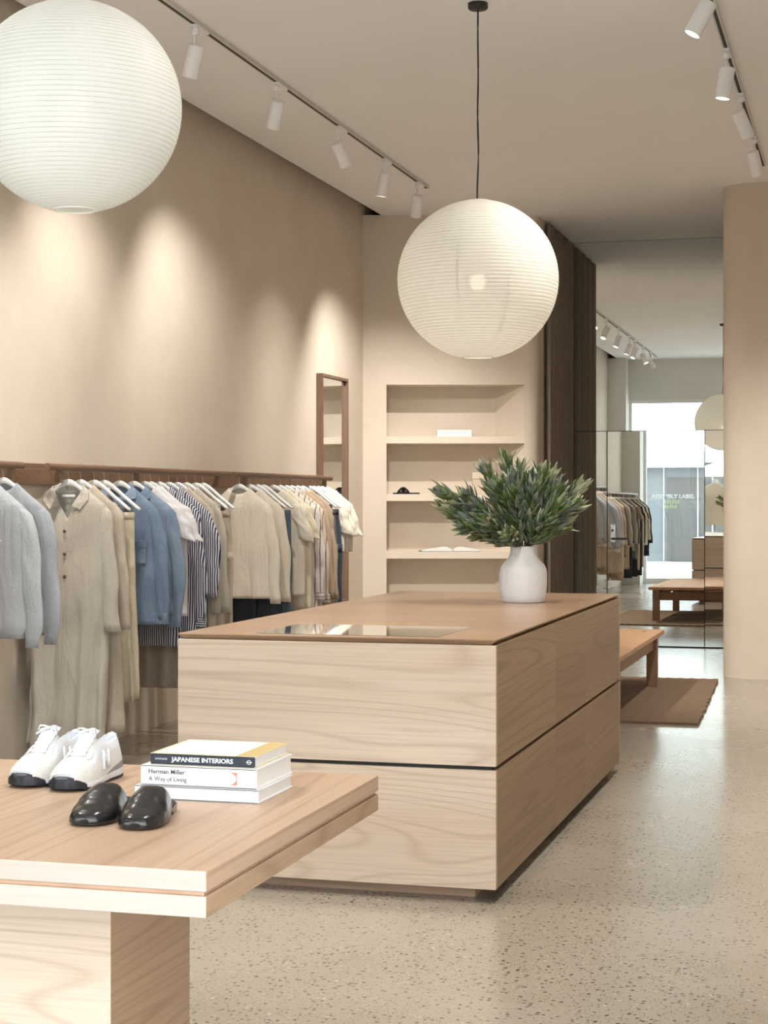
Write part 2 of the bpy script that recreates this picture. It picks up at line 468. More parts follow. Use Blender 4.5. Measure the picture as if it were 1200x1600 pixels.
ml_ = mirror_panel('mirror_panel', MX0, xa - 0.004, 0.012, ZS - 0.003, 'narrow lower mirror strip beside the dark curtain', R(0.12), AZT)
md_ = mirror_panel('mirror_door', xa + 0.004, xb - 0.004, 0.012, ZS - 0.003, 'mirrored door with a lever handle between two mirror panels', R(-0.12), R(-0.2))
md_['category'] = 'door'
mr_ = mirror_panel('mirror_panel', xb + 0.004, MX1, 0.012, ZS - 0.003, 'lower mirror panel beside the rounded beige wall', 0, AZT)
# door handle (on the left side of the mirrored door)
w = (xb - xa - 0.008) / 2; zc = (0.012 + ZS - 0.003) / 2
hx = panel_x(957) - (xa + xb) / 2; hz = 1.06 - zc
hp = boxo('handle', (hx - 0.022, hx + 0.022, -0.012, 0.0, hz - 0.06, hz + 0.11), M_handle, md_, 0.003)
bm = B(); tube(bm, [(hx, -0.012, hz - 0.03), (hx, -0.055, hz - 0.03), (hx + 0.03, -0.06, hz - 0.03), (hx + 0.13, -0.06, hz - 0.03)], 0.010, 10)
newobj('lever', bm, M_clip, hp, True)
bm = B(); tube(bm, [(hx, -0.012, hz + 0.05), (hx, -0.02, hz + 0.05)], 0.012, 12); newobj('lock_cylinder', bm, M_clip, hp, True)

# curtain along the passage wall, floor to ceiling
def curtain():
    bm = B(); rings = []
    y0, y1 = 15.37, YM - 0.03
    n = 150
    for z in [0.02 + (CEIL - 0.03 - 0.02) * i / 26 for i in range(27)]:
        r = []
        for k in range(n + 1):
            t = k / n; y = y0 + (y1 - y0) * t
            a = t * 2 * PI * 11 + 0.7 * math.sin(t * 9) + 0.15 * math.sin(z * 1.3 + t * 6)
            amp = 0.022 + 0.006 * math.sin(t * 23)
            r.append((WRX + 0.036 + amp * math.sin(a), y + 0.012 * math.cos(a * 2), z))
        rings.append(r)
    loft(bm, rings, closed=False)
    o = newobj('curtain', bm, M_curt, None, True)
    md = o.modifiers.new('s', 'SOLIDIFY'); md.thickness = 0.004
    tag(o, 'dark taupe floor to ceiling curtain beside the mirror panels', 'curtain')
curtain()

# shop front: bulkhead, pillar, window, open doorway
ZW = H + 1.78
bm = B(); box(bm, XL - 0.1, XR + 0.1, YF - 0.12, YF, ZW, CEIL)
struct(newobj('wall_front', bm, M_front), 'pale bulkhead above the shop window')
bm = B(); box(bm, XL, -3.93, YF - 0.12, 3.04, 0, CEIL)
struct(newobj('wall_front_pillar', bm, M_front), 'pale pillar at the window end of the clothes rail').name = 'wall_pillar'
boxr = B(); box(boxr, 0.35, XR + 0.1, YF - 0.12, YF, 0, ZW)
struct(newobj('wall_front_right', boxr, M_front), 'pale wall beside the open doorway').name = 'wall_doorway'
wf = B()
WX0, WX1 = -3.93, -1.66
for x0, x1, z0, z1 in ((WX0, WX0+0.05, 0, ZW), (WX1-0.08, WX1, 0, ZW), (WX0+0.05, WX1-0.08, 0, 0.09), (WX0+0.05, WX1-0.08, ZW-0.06, ZW)):
    box(wf, x0, x1, YF - 0.10, YF - 0.03, z0, z1)
win = newobj('window_1', wf, M_white); struct(win, 'full height shop window with a white frame')
pn = boxo('window_pane', (WX0+0.05, WX1-0.08, YF-0.07, YF-0.062, 0.09, ZW-0.06), M_glass, win)
M_letter = paper('white_window_lettering', (0.9, 0.9, 0.9), 0.6)
M_letter2 = paper('pale_green_window_lettering', (0.78, 0.88, 0.60), 0.6)
TX0 = -3.80
text_mesh('window_lettering', 'ASSEMBLY LABEL', 0.10, M_letter, win, (TX0, YF - 0.072, 1.50), (R(90), 0, 0), 0.003, 0.76)
bm = B(); random.seed(4)
for row, n in ((0, 6), (1, 5)):
    for k in range(n):
        x = TX0 + 0.24 + k * 0.045; z = 1.41 - row * 0.085
        box(bm, x, x + 0.010, YF - 0.0735, YF - 0.072, z, z + 0.06)
        for q in range(2 + (k + row) % 2):
            zz = z + q * 0.026; box(bm, x + 0.010, x + 0.032, YF - 0.0735, YF - 0.072, zz, zz + 0.008)
newobj('window_lettering', bm, M_letter2, win)

# street outside
M_pave = plaster('street_paving', (0.55, 0.55, 0.54), (0.64, 0.64, 0.62), 0.8, 2.0)
M_metalg = plain('grey_cladding', (0.15, 0.16, 0.175), 0.7)
M_metall = plain('pale_roof', (0.42, 0.45, 0.49), 0.6)
M_bright = plaster('whitewashed_render', (0.78, 0.78, 0.77), (0.85, 0.85, 0.84), 0.8)
o = boxo('ground', (-16, 14, -16, YF - 0.15, -0.14, -0.02), M_pave); struct(o, 'bright street paving in front of the shop')
bl = thing('building', 'low grey clad building across the street seen through the window', 'building', (-4.5, -11.0, 0))
boxo('wall', (-6, 6, -3, 0, -0.1, 2.35), M_metalg, bl)
boxo('fascia', (-6.1, 6.1, -3.1, 0.35, 2.35, 2.75), M_metall, bl)
bm = B()
v = [bm.verts.new(p) for p in ((-6.1, 0.3, 2.75), (6.1, 0.3, 2.75), (6.1, -3, 3.9), (-6.1, -3, 3.9), (-6.1, 0.3, 2.7), (6.1, 0.3, 2.7), (6.1, -3, 2.7), (-6.1, -3, 2.7))]
for f in ((0,1,2,3),(4,7,6,5),(0,4,5,1),(1,5,6,2),(2,6,7,3),(3,7,4,0)): bm.faces.new([v[i] for i in f])
newobj('roof', bm, M_bright, bl)
for k in range(14):
    boxo('cladding_rib', (-5.8 + k*0.85, -5.77 + k*0.85, 0, 0.05, 0, 2.35), M_metall, bl)
boxo('roller_door', (-0.6, 1.3, 0.0, 0.03, 0, 2.1), plain('brown_grey_door', (0.085, 0.08, 0.08), 0.6), bl)
o = boxo('added_shade_roof', (-7.5, 4.5, -1.6, YF - 0.12, 3.44, 3.52), M_front)  # unseen roof, added to cut the sky light falling on the table
tag(o, 'added unseen roof over the pavement, placed to shade the shop front', 'added_shade_roof')
# umbrella outside
ub = thing('umbrella', 'white market umbrella standing outside the shop window', 'umbrella', (-2.2, -3.4, -0.02))
bm = B(); seg = 8
rings = []
for r, z in ((0.03, 2.42), (0.5, 2.26), (1.0, 2.11), (1.25, 2.03), (1.25, 1.93)):
    rings.append([(r*math.cos(2*PI*k/seg), r*math.sin(2*PI*k/seg), z) for k in range(seg)])
loft(bm, rings, True); newobj('canopy', bm, M_bright, ub)
bm = B(); tube(bm, [(0, 0, 0), (0, 0, 2.4)], 0.025, 10); newobj('pole', bm, M_metal, ub)
bm = B(); lathe(bm, [(0.0, 0.0), (0.28, 0.0), (0.28, 0.06), (0.04, 0.09), (0.0, 0.09)], 24); newobj('base', bm, M_metal, ub)

def tiny_print(name, mat, parent, x, y, z, n, pitch, h):
    # lettering too small to read in the photograph: a row of letter-sized strokes
    bm = B()
    for k in range(n):
        x_ = x + k * pitch
        box(bm, x_, x_ + pitch*0.22, y - 0.0004, y, z, z + h)
        box(bm, x_ + pitch*0.22, x_ + pitch*0.7, y - 0.0004, y, z + h*(0.0, 0.4, 0.8)[k % 3], z + h*((0.0, 0.4, 0.8)[k % 3] + 0.2))
    return newobj(name, bm, mat, parent)
# ------------------------------------------------------------------ display table
tb = thing('display_table', 'low oak display table with a grooved edge in the foreground', 'table', (-1.845, 3.655, 0))
TX, TY = 0.655, 0.595
ZT = 0.70
def endgrain(o):
    o.data.materials.append(W_end)
    for p in o.data.polygons:
        if abs(p.normal.y) > 0.9: p.material_index = 1
endgrain(boxo('tabletop', (-TX, TX, -TY, TY, ZT - 0.0388, ZT), W_top, tb, 0.0015))
boxo('tabletop_core', (-TX+0.007, TX-0.007, -TY+0.007, TY-0.007, ZT - 0.0471, ZT - 0.0388), W_plinth, tb)
endgrain(boxo('lower_slab', (-TX, TX, -TY, TY, ZT - 0.0876, ZT - 0.0471), W_tside, tb, 0.0015))
pd = boxo('pedestal', (-0.295, 0.295, -0.225, 0.225, 0, ZT - 0.0876), W_x, tb, 0.0015)
pd.data.materials.append(W_tside)
for p in pd.data.polygons:
    if abs(p.normal.x) > 0.9: p.material_index = 1

# ------------------------------------------------------------------ counter
CX0, CX1, CY0, CY1 = -2.416, -1.240, 5.931, 9.05
ct = thing('counter', 'large oak sales counter with long drawers and dark inset glass', 'counter', ((CX0+CX1)/2, (CY0+CY1)/2, 0))
hx_, hy_ = (CX1-CX0)/2, (CY1-CY0)/2
boxo('plinth', (-hx_+0.094, hx_-0.094, -hy_+0.094, hy_-0.094, 0, 0.048), W_plinth, ct)
boxo('core', (-hx_+0.02, hx_-0.02, -hy_+0.02, hy_-0.02, 0.05, 0.889), M_black, ct)
ZB, ZM0, ZM1, ZU = 0.048, 0.459, 0.473, 0.891
for z0, z1 in ((ZB, ZM0), (ZM1, ZU)):
    for s in (-1, 1):
        y = s * hy_
        boxo('front_panel' if s < 0 else 'end_panel', (-hx_, hx_, min(y, y - s*0.02), max(y, y - s*0.02), z0, z1), W_x, ct, 0.0012)
cuts = [-hy_ + 0.02, -hy_ + 0.02 + (hy_*2-0.04)*0.385, -hy_ + 0.02 + (hy_*2-0.04)*0.635, hy_ - 0.02]
# seams found at the same place on both tiers
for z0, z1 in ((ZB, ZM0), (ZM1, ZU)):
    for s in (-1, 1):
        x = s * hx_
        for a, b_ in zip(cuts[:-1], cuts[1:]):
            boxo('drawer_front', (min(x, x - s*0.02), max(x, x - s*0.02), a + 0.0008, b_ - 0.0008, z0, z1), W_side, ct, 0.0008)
bm = B()
zt = 0.911
a = 0.018
rings = [[(-hx_+a, -hy_+a, ZU+0.001), (hx_-a, -hy_+a, ZU+0.001), (hx_-a, hy_-a, ZU+0.001), (-hx_+a, hy_-a, ZU+0.001)],
         [(-hx_, -hy_, zt-0.003), (hx_, -hy_, zt-0.003), (hx_, hy_, zt-0.003), (-hx_, hy_, zt-0.003)],
         [(-hx_, -hy_, zt), (hx_, -hy_, zt), (hx_, hy_, zt), (-hx_, hy_, zt)]]
loft(bm, rings, True, True)
newobj('countertop', bm, W_ctop, ct)
gx, gy = (CX0+CX1)/2, (CY0+CY1)/2
boxo('inset_glass', (-2.14-gx, -1.455-gx, 6.0-gy, 6.5-gy, zt - 0.004, zt + 0.0012), M_glassd, ct)

# ------------------------------------------------------------------ bench and rug
M_rug = fabric('jute', (0.15, 0.095, 0.058), (0.28, 0.19, 0.12), 150, tw=1.0)
def rug():
    bm = B(); x0, x1, y0, y1 = -3.0, -1.02, 10.98, 13.75
    nx, ny = 60, 90; vs = []
    for j in range(ny + 1):
        row = []
        for i in range(nx + 1):
            x = x0 + (x1-x0)*i/nx; y = y0 + (y1-y0)*j/ny
            ed = (i in (0, nx)) * 0.012 + (j in (0, ny)) * 0.0
            if i in (0, nx): x += random.uniform(-0.010, 0.010) - 0.10 * (j/ny) * (i == nx)
            elif i > nx // 2: x -= 0.10 * (j/ny) * (i - nx/2) / (nx/2)
            row.append(bm.verts.new((x, y, 0.016 + 0.003*math.sin(i*2.1) * math.sin(j*1.3))))
        vs.append(row)
    for j in range(ny):
        for i in range(nx): bm.faces.new((vs[j][i], vs[j][i+1], vs[j+1][i+1], vs[j+1][i]))
    r = bmesh.ops.extrude_face_region(bm, geom=bm.faces[:])
    for e in r['geom']:
        if isinstance(e, bmesh.types.BMVert): e.co.z = 0.001
    o = newobj('rug', bm, M_rug)
    tag(o, 'brown woven jute rug under the low wooden bench', 'rug')
random.seed(3); rug()
bn = thing('bench', 'low wide wooden bench with black pegs standing on the jute rug', 'bench', (-1.98, 12.05, 0.016))
BXh, BYh = 0.49, 1.30
ZBN = 0.42 - 0.016
for k in range(2):
    boxo('top_board', (-BXh + k*BXh + 0.001, -BXh + (k+1)*BXh - 0.001, -BYh, BYh, ZBN - 0.035, ZBN), W_bench, bn, 0.006)
for sx in (-1, 1):
    for sy in (-1, 1):
        x = sx * (BXh - 0.06); y = sy * (BYh - 0.28)
        boxo('leg', (x-0.04, x+0.04, y-0.035, y+0.035, 0, ZBN-0.035), W_leg, bn, 0.003)
        for q in (0.12, 0.37):
            bm = B(); lathe(bm, [(0, 0), (0.011, 0), (0.011, 0.003), (0, 0.003)], 12, (sx*q, y, ZBN-0.001)); newobj('peg', bm, M_black, bn)
for sy in (-1, 1):
    y = sy * (BYh - 0.28); boxo('apron', (-BXh+0.1, BXh-0.1, y-0.015, y+0.015, ZBN-0.165, ZBN-0.07), W_leg, bn)
for sx in (-1, 1):
    x = sx * (BXh - 0.06); boxo('side_rail', (x-0.012, x+0.012, -BYh+0.32, BYh-0.32, ZBN-0.13, ZBN-0.036), W_leg, bn)

# ------------------------------------------------------------------ wall mirror beside the niche
wm = thing('wall_mirror', 'tall narrow mirror in a thin brown wood frame on the left wall', 'mirror', (XL, 13.68, 0.55))
bm = B(); wy, hz2 = 0.36, H + 1.019 - 0.55
for y0, y1, z0, z1 in ((-wy, -wy+0.022, 0, hz2), (wy-0.022, wy, 0, hz2), (-wy+0.022, wy-0.022, 0, 0.022), (-wy+0.022, wy-0.022, hz2-0.022, hz2)):
    box(bm, 0.002, 0.055, y0, y1, z0, z1)
newobj('frame', bm, W_frame, wm)
boxo('mirror_glass', (0.02, 0.028, -wy+0.02, wy-0.02, 0.02, hz2-0.02), M_mirror, wm)

# ------------------------------------------------------------------ pendant lanterns
def lantern(name, loc, rad, ribs, label, watts, sl=10, cap_z=CEIL):
    t = thing(name, label, 'lamp', loc, 0, 'round paper lantern pendants')
    bm = B(); prof = []
    sub = 4
    n = ribs * sub
    th0, th1 = 0.10 * PI / 2, PI - 0.13 * PI / 2
    for i in range(n + 1):
        th = th0 + (th1 - th0) * i / n
        ph = (i % sub) / sub
        bulge = math.sin(ph * PI) * rad * 0.007
        r = rad * math.sin(th) - rad*0.006 + bulge; z = rad * math.cos(th) * 0.985
        prof.append((max(r, 0.001), z))
    seg = 96
    rings = []
    for r, z in prof:
        ring = []
        for k in range(seg):
            a = 2*PI*k/seg
            f = 1 - 0.006 * abs(math.cos(a * sl / 2 + 0.35)) ** 8
            ring.append((r*f*math.cos(a), r*f*math.sin(a), z))
        rings.append(ring)
    loft(bm, rings)
    sh = newobj('shade', bm, M_paper, t, True)
    zb = prof[-1][1]; rb = prof[-1][0]
    bm = B(); tube(bm, [(rb*math.cos(2*PI*k/32), rb*math.sin(2*PI*k/32), zb) for k in range(33)], rad*0.008, 6, False)
    newobj('bottom_ring', bm, M_ring, t, True)
    rt = prof[0][0]; zt_ = prof[0][1]
    bm = B(); tube(bm, [(rt*math.cos(2*PI*k/32), rt*math.sin(2*PI*k/32), zt_) for k in range(33)], rad*0.008, 6, False)
    tube(bm, [(-rt, 0, zt_), (rt, 0, zt_)], rad*0.008, 6)
    newobj('top_ring', bm, M_ring, t, True)
    bm = B()
    for i in range(0, n + 1, sub):
        r_, z_ = prof[i]
        if r_ < rad*0.12: continue
        rr_ = r_ + rad*0.0015; cs = rad*0.0022
        rg_ = [[((rr_ + cs*math.cos(q))*math.cos(2*PI*k/72), (rr_ + cs*math.cos(q))*math.sin(2*PI*k/72), z_ + cs*math.sin(q)) for k in range(72)] for q in (0, PI/2, PI, 3*PI/2, 2*PI)]
        loft(bm, rg_)
    newobj('bamboo_ribs', bm, M_rib, t, True)
    for k in range(sl):
        a = 2*PI*k/sl + 0.28; bm = B()
        cpts = [(r_*math.cos(a), r_*math.sin(a), z_) for r_, z_ in prof[::sub]]
        rg_ = []
        for (r_, z_) in prof[::sub]:
            dw = rad * 0.007 * min(1.0, 0.25 + r_/rad)
            rg_.append([((r_ + rad*0.002)*math.cos(a) - q*math.sin(a), (r_ + rad*0.002)*math.sin(a) + q*math.cos(a), z_) for q in (-dw, 0, dw)])
        loft(bm, rg_, closed=False)
        newobj('paper_seam', bm, M_seam, t, True)
    ztop = cap_z - loc[2]
    bm = B(); pts = []
    for i in range(25):
        u = i / 24; z = rad*0.25 + (ztop - rad*0.25) * u
        pts.append((0.005*math.sin(u*19)*(1-u), 0.004*math.sin(u*13)*(1-u), z))
    tube(bm, pts, 0.0045, 6); newobj('cord', bm, M_cord, t, True)
    bm = B(); lathe(bm, [(0.0, ztop-0.030), (0.045, ztop-0.030), (0.05, ztop-0.024), (0.05, ztop), (0, ztop)], 32); newobj('ceiling_cap', bm, M_cord, t, True)
    bm = B(); lathe(bm, [(0.0, rad*0.04), (0.02, rad*0.05), (0.022, rad*0.27), (0, rad*0.27)], 16); newobj('bulb_holder', bm, M_cord, t, True)
    bm = B(); bmesh.ops.create_uvsphere(bm, u_segments=24, v_segments=16, radius=0.042)
    for v in bm.verts: v.co.z -= 0.01
    newobj('bulb', bm, M_bulb if rad > 0.3 else M_bulb2, t, True)
    ld = bpy.data.lights.new('bulb_light', 'POINT'); ld.energy = watts; ld.color = (1, 0.88, 0.72); ld.shadow_soft_size = 0.04
    lo = bpy.data.objects.new('bulb_light', ld); COL.objects.link(lo); lo.parent = t; lo.location = (0, 0, -0.08)
    return t
lantern('pendant_lamp', (-1.885, 3.96, H + 0.970), 0.262, 60, 'smaller round white paper lantern hanging over the display table', 0.1)
lantern('pendant_lamp', (-1.885, 8.578, H + 1.107), 0.403, 62, 'large round white paper lantern hanging over the sales counter', 1.4)

# ------------------------------------------------------------------ track lights
def track(x, y0, y1, label):
    t = thing('light_track', label, 'track', (x, y0, CEIL), 0, 'ceiling light tracks')
    bm = B(); box(bm, -0.018, 0.018, 0, y1 - y0, -0.022, 0); newobj('rail', bm, M_trackw, t)
    boxo('slot', (-0.009, 0.009, 0.01, y1 - y0 - 0.01, -0.0228, -0.0215), M_black, t)
    return t
TLX, TRX = -3.364, -0.75
track(TLX, 3.4, 13.43, 'long white ceiling track nearest the clothes rail')
track(TRX, 3.8, 13.2, 'white ceiling track at the right of the shop')
def spot(x, y, aim, label, group, watts=SPOT_W, light=True):
    t = thing('spotlight', label, 'spotlight', (x, y, CEIL - 0.022), 0, group)
    boxo('adaptor', (-0.017, 0.017, -0.02, 0.16, -0.014, 0.0), M_white, t, 0.002)
    bm = B(); lathe(bm, [(0, -0.055), (0.017, -0.055), (0.019, -0.035), (0.019, -0.014), (0, -0.014)], 20)
    tube(bm, [(0, 0, -0.05), (0, 0, -0.125)], 0.007, 10); newobj('stem', bm, M_white, t, True)
    d = Vector(aim).normalized()
    q = (-d).to_track_quat('Z', 'Y')
    bm = B()
    lathe(bm, [(0, 0.045), (0.038, 0.045), (0.042, 0.041), (0.042, -0.124), (0.036, -0.124), (0.036, -0.095), (0.0, -0.095)], 28)
    hd = newobj('lamp_head', bm, M_white, t, True)
    hd.modifiers.new('e', 'EDGE_SPLIT').split_angle = R(40)
    hd.rotation_mode = 'QUATERNION'; hd.rotation_quaternion = q; hd.location = (0, 0, -0.15)
    bm = B(); lathe(bm, [(0, -0.096), (0.032, -0.096), (0.032, -0.100), (0, -0.100)], 20)
    newobj('lens', bm, M_lens, hd)
    if light:
        ld = bpy.data.lights.new('spot_light', 'SPOT'); ld.energy = watts; ld.color = (1.0, 0.945, 0.88)
        ld.spot_size = R(92); ld.spot_blend = 1.0; ld.shadow_soft_size = 0.03
        lo = bpy.data.objects.new('spot_light', ld); COL.objects.link(lo); lo.parent = hd
        lo.location = (0, 0, -0.13)
    return t
GL = 'spotlights on the left ceiling track'
LS = [  # y, aim, label
 (4.3, (0.48, -0.15, -1), 'white spotlight over the window end of the left track, first in the mirror view'),
 (5.4, (0.45, 0.2, -1), 'white spotlight on the left track, next to the one nearest the window'),
 (6.5, (-0.3, 0.3, -1), 'white spotlight on the left track above the unseen front of the rail'),
 (7.2, (-0.4, 0.1, -1), 'white spotlight on the left track, seen only in the mirror beside the curtain'),
 (8.49, (-0.34, 0.22, -1), 'white spotlight nearest the viewer on the left track, beside the smaller lantern'),
 (9.79, (-0.36, 0.42, -1), 'second nearest white spotlight of the five seen on the left track'),
 (11.04, (0.25, 0.75, -1), 'white spotlight on the left track tilted the opposite way to its neighbours'),
 (12.17, (-0.20, 0.1, -1), 'second farthest white spotlight on the left track'),
 (13.13, (-0.22, 0.42, -1), 'farthest white spotlight at the end of the left track, next to the large lantern')]
LP = [0.35, 0.5, 0.3, 0.3, 0.34, 0.34, 1.0, 0.15, 0.62]
for (y, aim, lab), k in zip(LS, LP):
    spot(TLX, y, aim, lab, GL, SPOT_W * k)
GR = 'spotlights on the right ceiling track'
RS = [(8.39, (-0.50, -0.1, -1), 'white spotlight at the top right edge of the photo, tilted left with a visible lens', SPOT_W * 0.4),
      (9.71, (-0.16, 0.0, -1), 'white spotlight on the right track, second from the top of the photo', SPOT_W * 0.4),
      (10.8, (0.42, 0.5, -1), 'white spotlight on the right track, tilted right towards the rounded wall', SPOT_W * 0.5),
      (12.08, (0.22, 0.35, -1), 'farthest white spotlight on the right track, just above the rounded wall end', SPOT_W * 0.5)]
RS += [(4.2, (-0.30, 0.10, -1), 'added unseen fill spotlight on the right track nearest the shop window', SPOT_W * 0.3), (6.0, (-0.3, 0.1, -1), 'added unseen fill spotlight on the right track above the display table', SPOT_W * 0.5), (7.4, (0.5, 0.0, -1), 'added unseen fill spotlight on the right track, beyond the top of view', SPOT_W * 0.4)]  # three unseen spotlights added as fill light
for y, aim, lab, w in RS:
    spot(TRX, y, aim, lab, GR, w)


# ------------------------------------------------------------------ clothes rail
XRD, ZRD = -3.94, 1.562
rl = thing('clothes_rail', 'long brown wooden wall rail carrying the clothes hangers', 'rail', (XL, 3.3, 0))
def yy(y): return y - 3.3
dx = XRD - XL
boxo('backboard', (0.002, 0.030, 0.0, yy(12.66), 1.478, 1.588), W_rail, rl, 0.002)
for y0, y1 in ((3.35, 7.69), (7.96, 10.55), (10.62, 12.73)):
    bm = B(); tube(bm, [(dx, yy(y0), ZRD), (dx, yy(y1), ZRD)], 0.0175, 20); newobj('rod', bm, W_rail, rl, True).modifiers.new('e', 'EDGE_SPLIT').split_angle = R(40)
for y in (3.6, 5.0, 6.4, 7.60, 8.12, 9.10, 10.35, 10.85, 12.60):
    boxo('bracket', (0.030, dx + 0.004, yy(y) - 0.014, yy(y) + 0.014, 1.482, 1.553), W_rail, rl, 0.002)

# ------------------------------------------------------------------ hangers and garments
def ztop(x, ):
    x = abs(x)
    return -0.058 - 0.165 * (math.sqrt(x*x + 0.0016) - 0.04) / 0.175 + 0.012 * max(0, (x - 0.12) / 0.09)
def hook_bm():
    bm = B(); pts = []
    for k in range(13):
        a = R(-35) + R(215) * k / 12
        pts.append((0, 0.0205 * math.cos(a), 0.0205 * math.sin(a)))
    pts = pts + [(0, -0.018, -0.012), (0, -0.004, -0.028), (0, 0, -0.045), (0, 0, -0.075)]
    tube(bm, pts, 0.0021, 6)
    return bm
def hanger_body_bm(hw=0.21, slim=False):
    bm = B(); rings = []
    n = 30
    for i in range(n + 1):
        x = -hw + 2*hw*i/n; ax = abs(x)/hw
        zt_ = ztop(x); dep = 0.034 - 0.012*ax; th = 0.0065 + 0.0075*ax**2
        if ax > 0.93: dep *= 1 - (ax-0.93)*6; th *= 1 - (ax-0.93)*6
        zc_ = zt_ - dep/2
        yb = 0.012*ax**2
        if slim: th = 0.0065 - 0.003*ax; yb = 0; zc_ -= 0.010*ax**2; dep *= 1 - 0.3*ax
        rings.append([(x, -yb + th*math.cos(2*PI*k/10), zc_ + dep/2*math.sin(2*PI*k/10)) for k in range(10)])
    loft(bm, rings, True, True)
    return bm
protoH = thing('coat_hanger', 'x', 'hanger', (0, 0, 0))
hk = newobj('hook', hook_bm(), M_metal, protoH, True)
hb = newobj('hanger_body', hanger_body_bm(0.172, True), M_hang, protoH, True)
protoC = thing('clip_hanger', 'x', 'hanger', (0, 0, 0))
hk2 = hk.copy(); COL.objects.link(hk2); hk2.parent = protoC; hk2.name = 'hook'
hb2 = newobj('hanger_body', hanger_body_bm(), M_hang, protoC, True)
bm = B(); tube(bm, [(-0.185, 0, -0.205), (0.185, 0, -0.205)], 0.003, 8); newobj('crossbar', bm, M_metal, protoC, True)
for s in (-1, 1):
    bm = B(); box(bm, s*0.13-0.012, s*0.13+0.012, -0.010, 0.010, -0.245, -0.195); newobj('clip', bm, M_clip, protoC, bevel=0.002)
used = {'H': False, 'C': False}
def put_hanger(kind, y, rz, label):
    p = protoH if kind == 'H' else protoC
    if not used[kind]:
        r = p; used[kind] = True
    else:
        r = p.copy(); COL.objects.link(r)
        for ch in list(p.children):
            c_ = ch.copy(); COL.objects.link(c_); c_.parent = r
    r.location = (XRD, y, ZRD); r.rotation_euler = (0, 0, rz)
    r['label'] = label; r['group'] = 'white hangers along the rail'
    return r

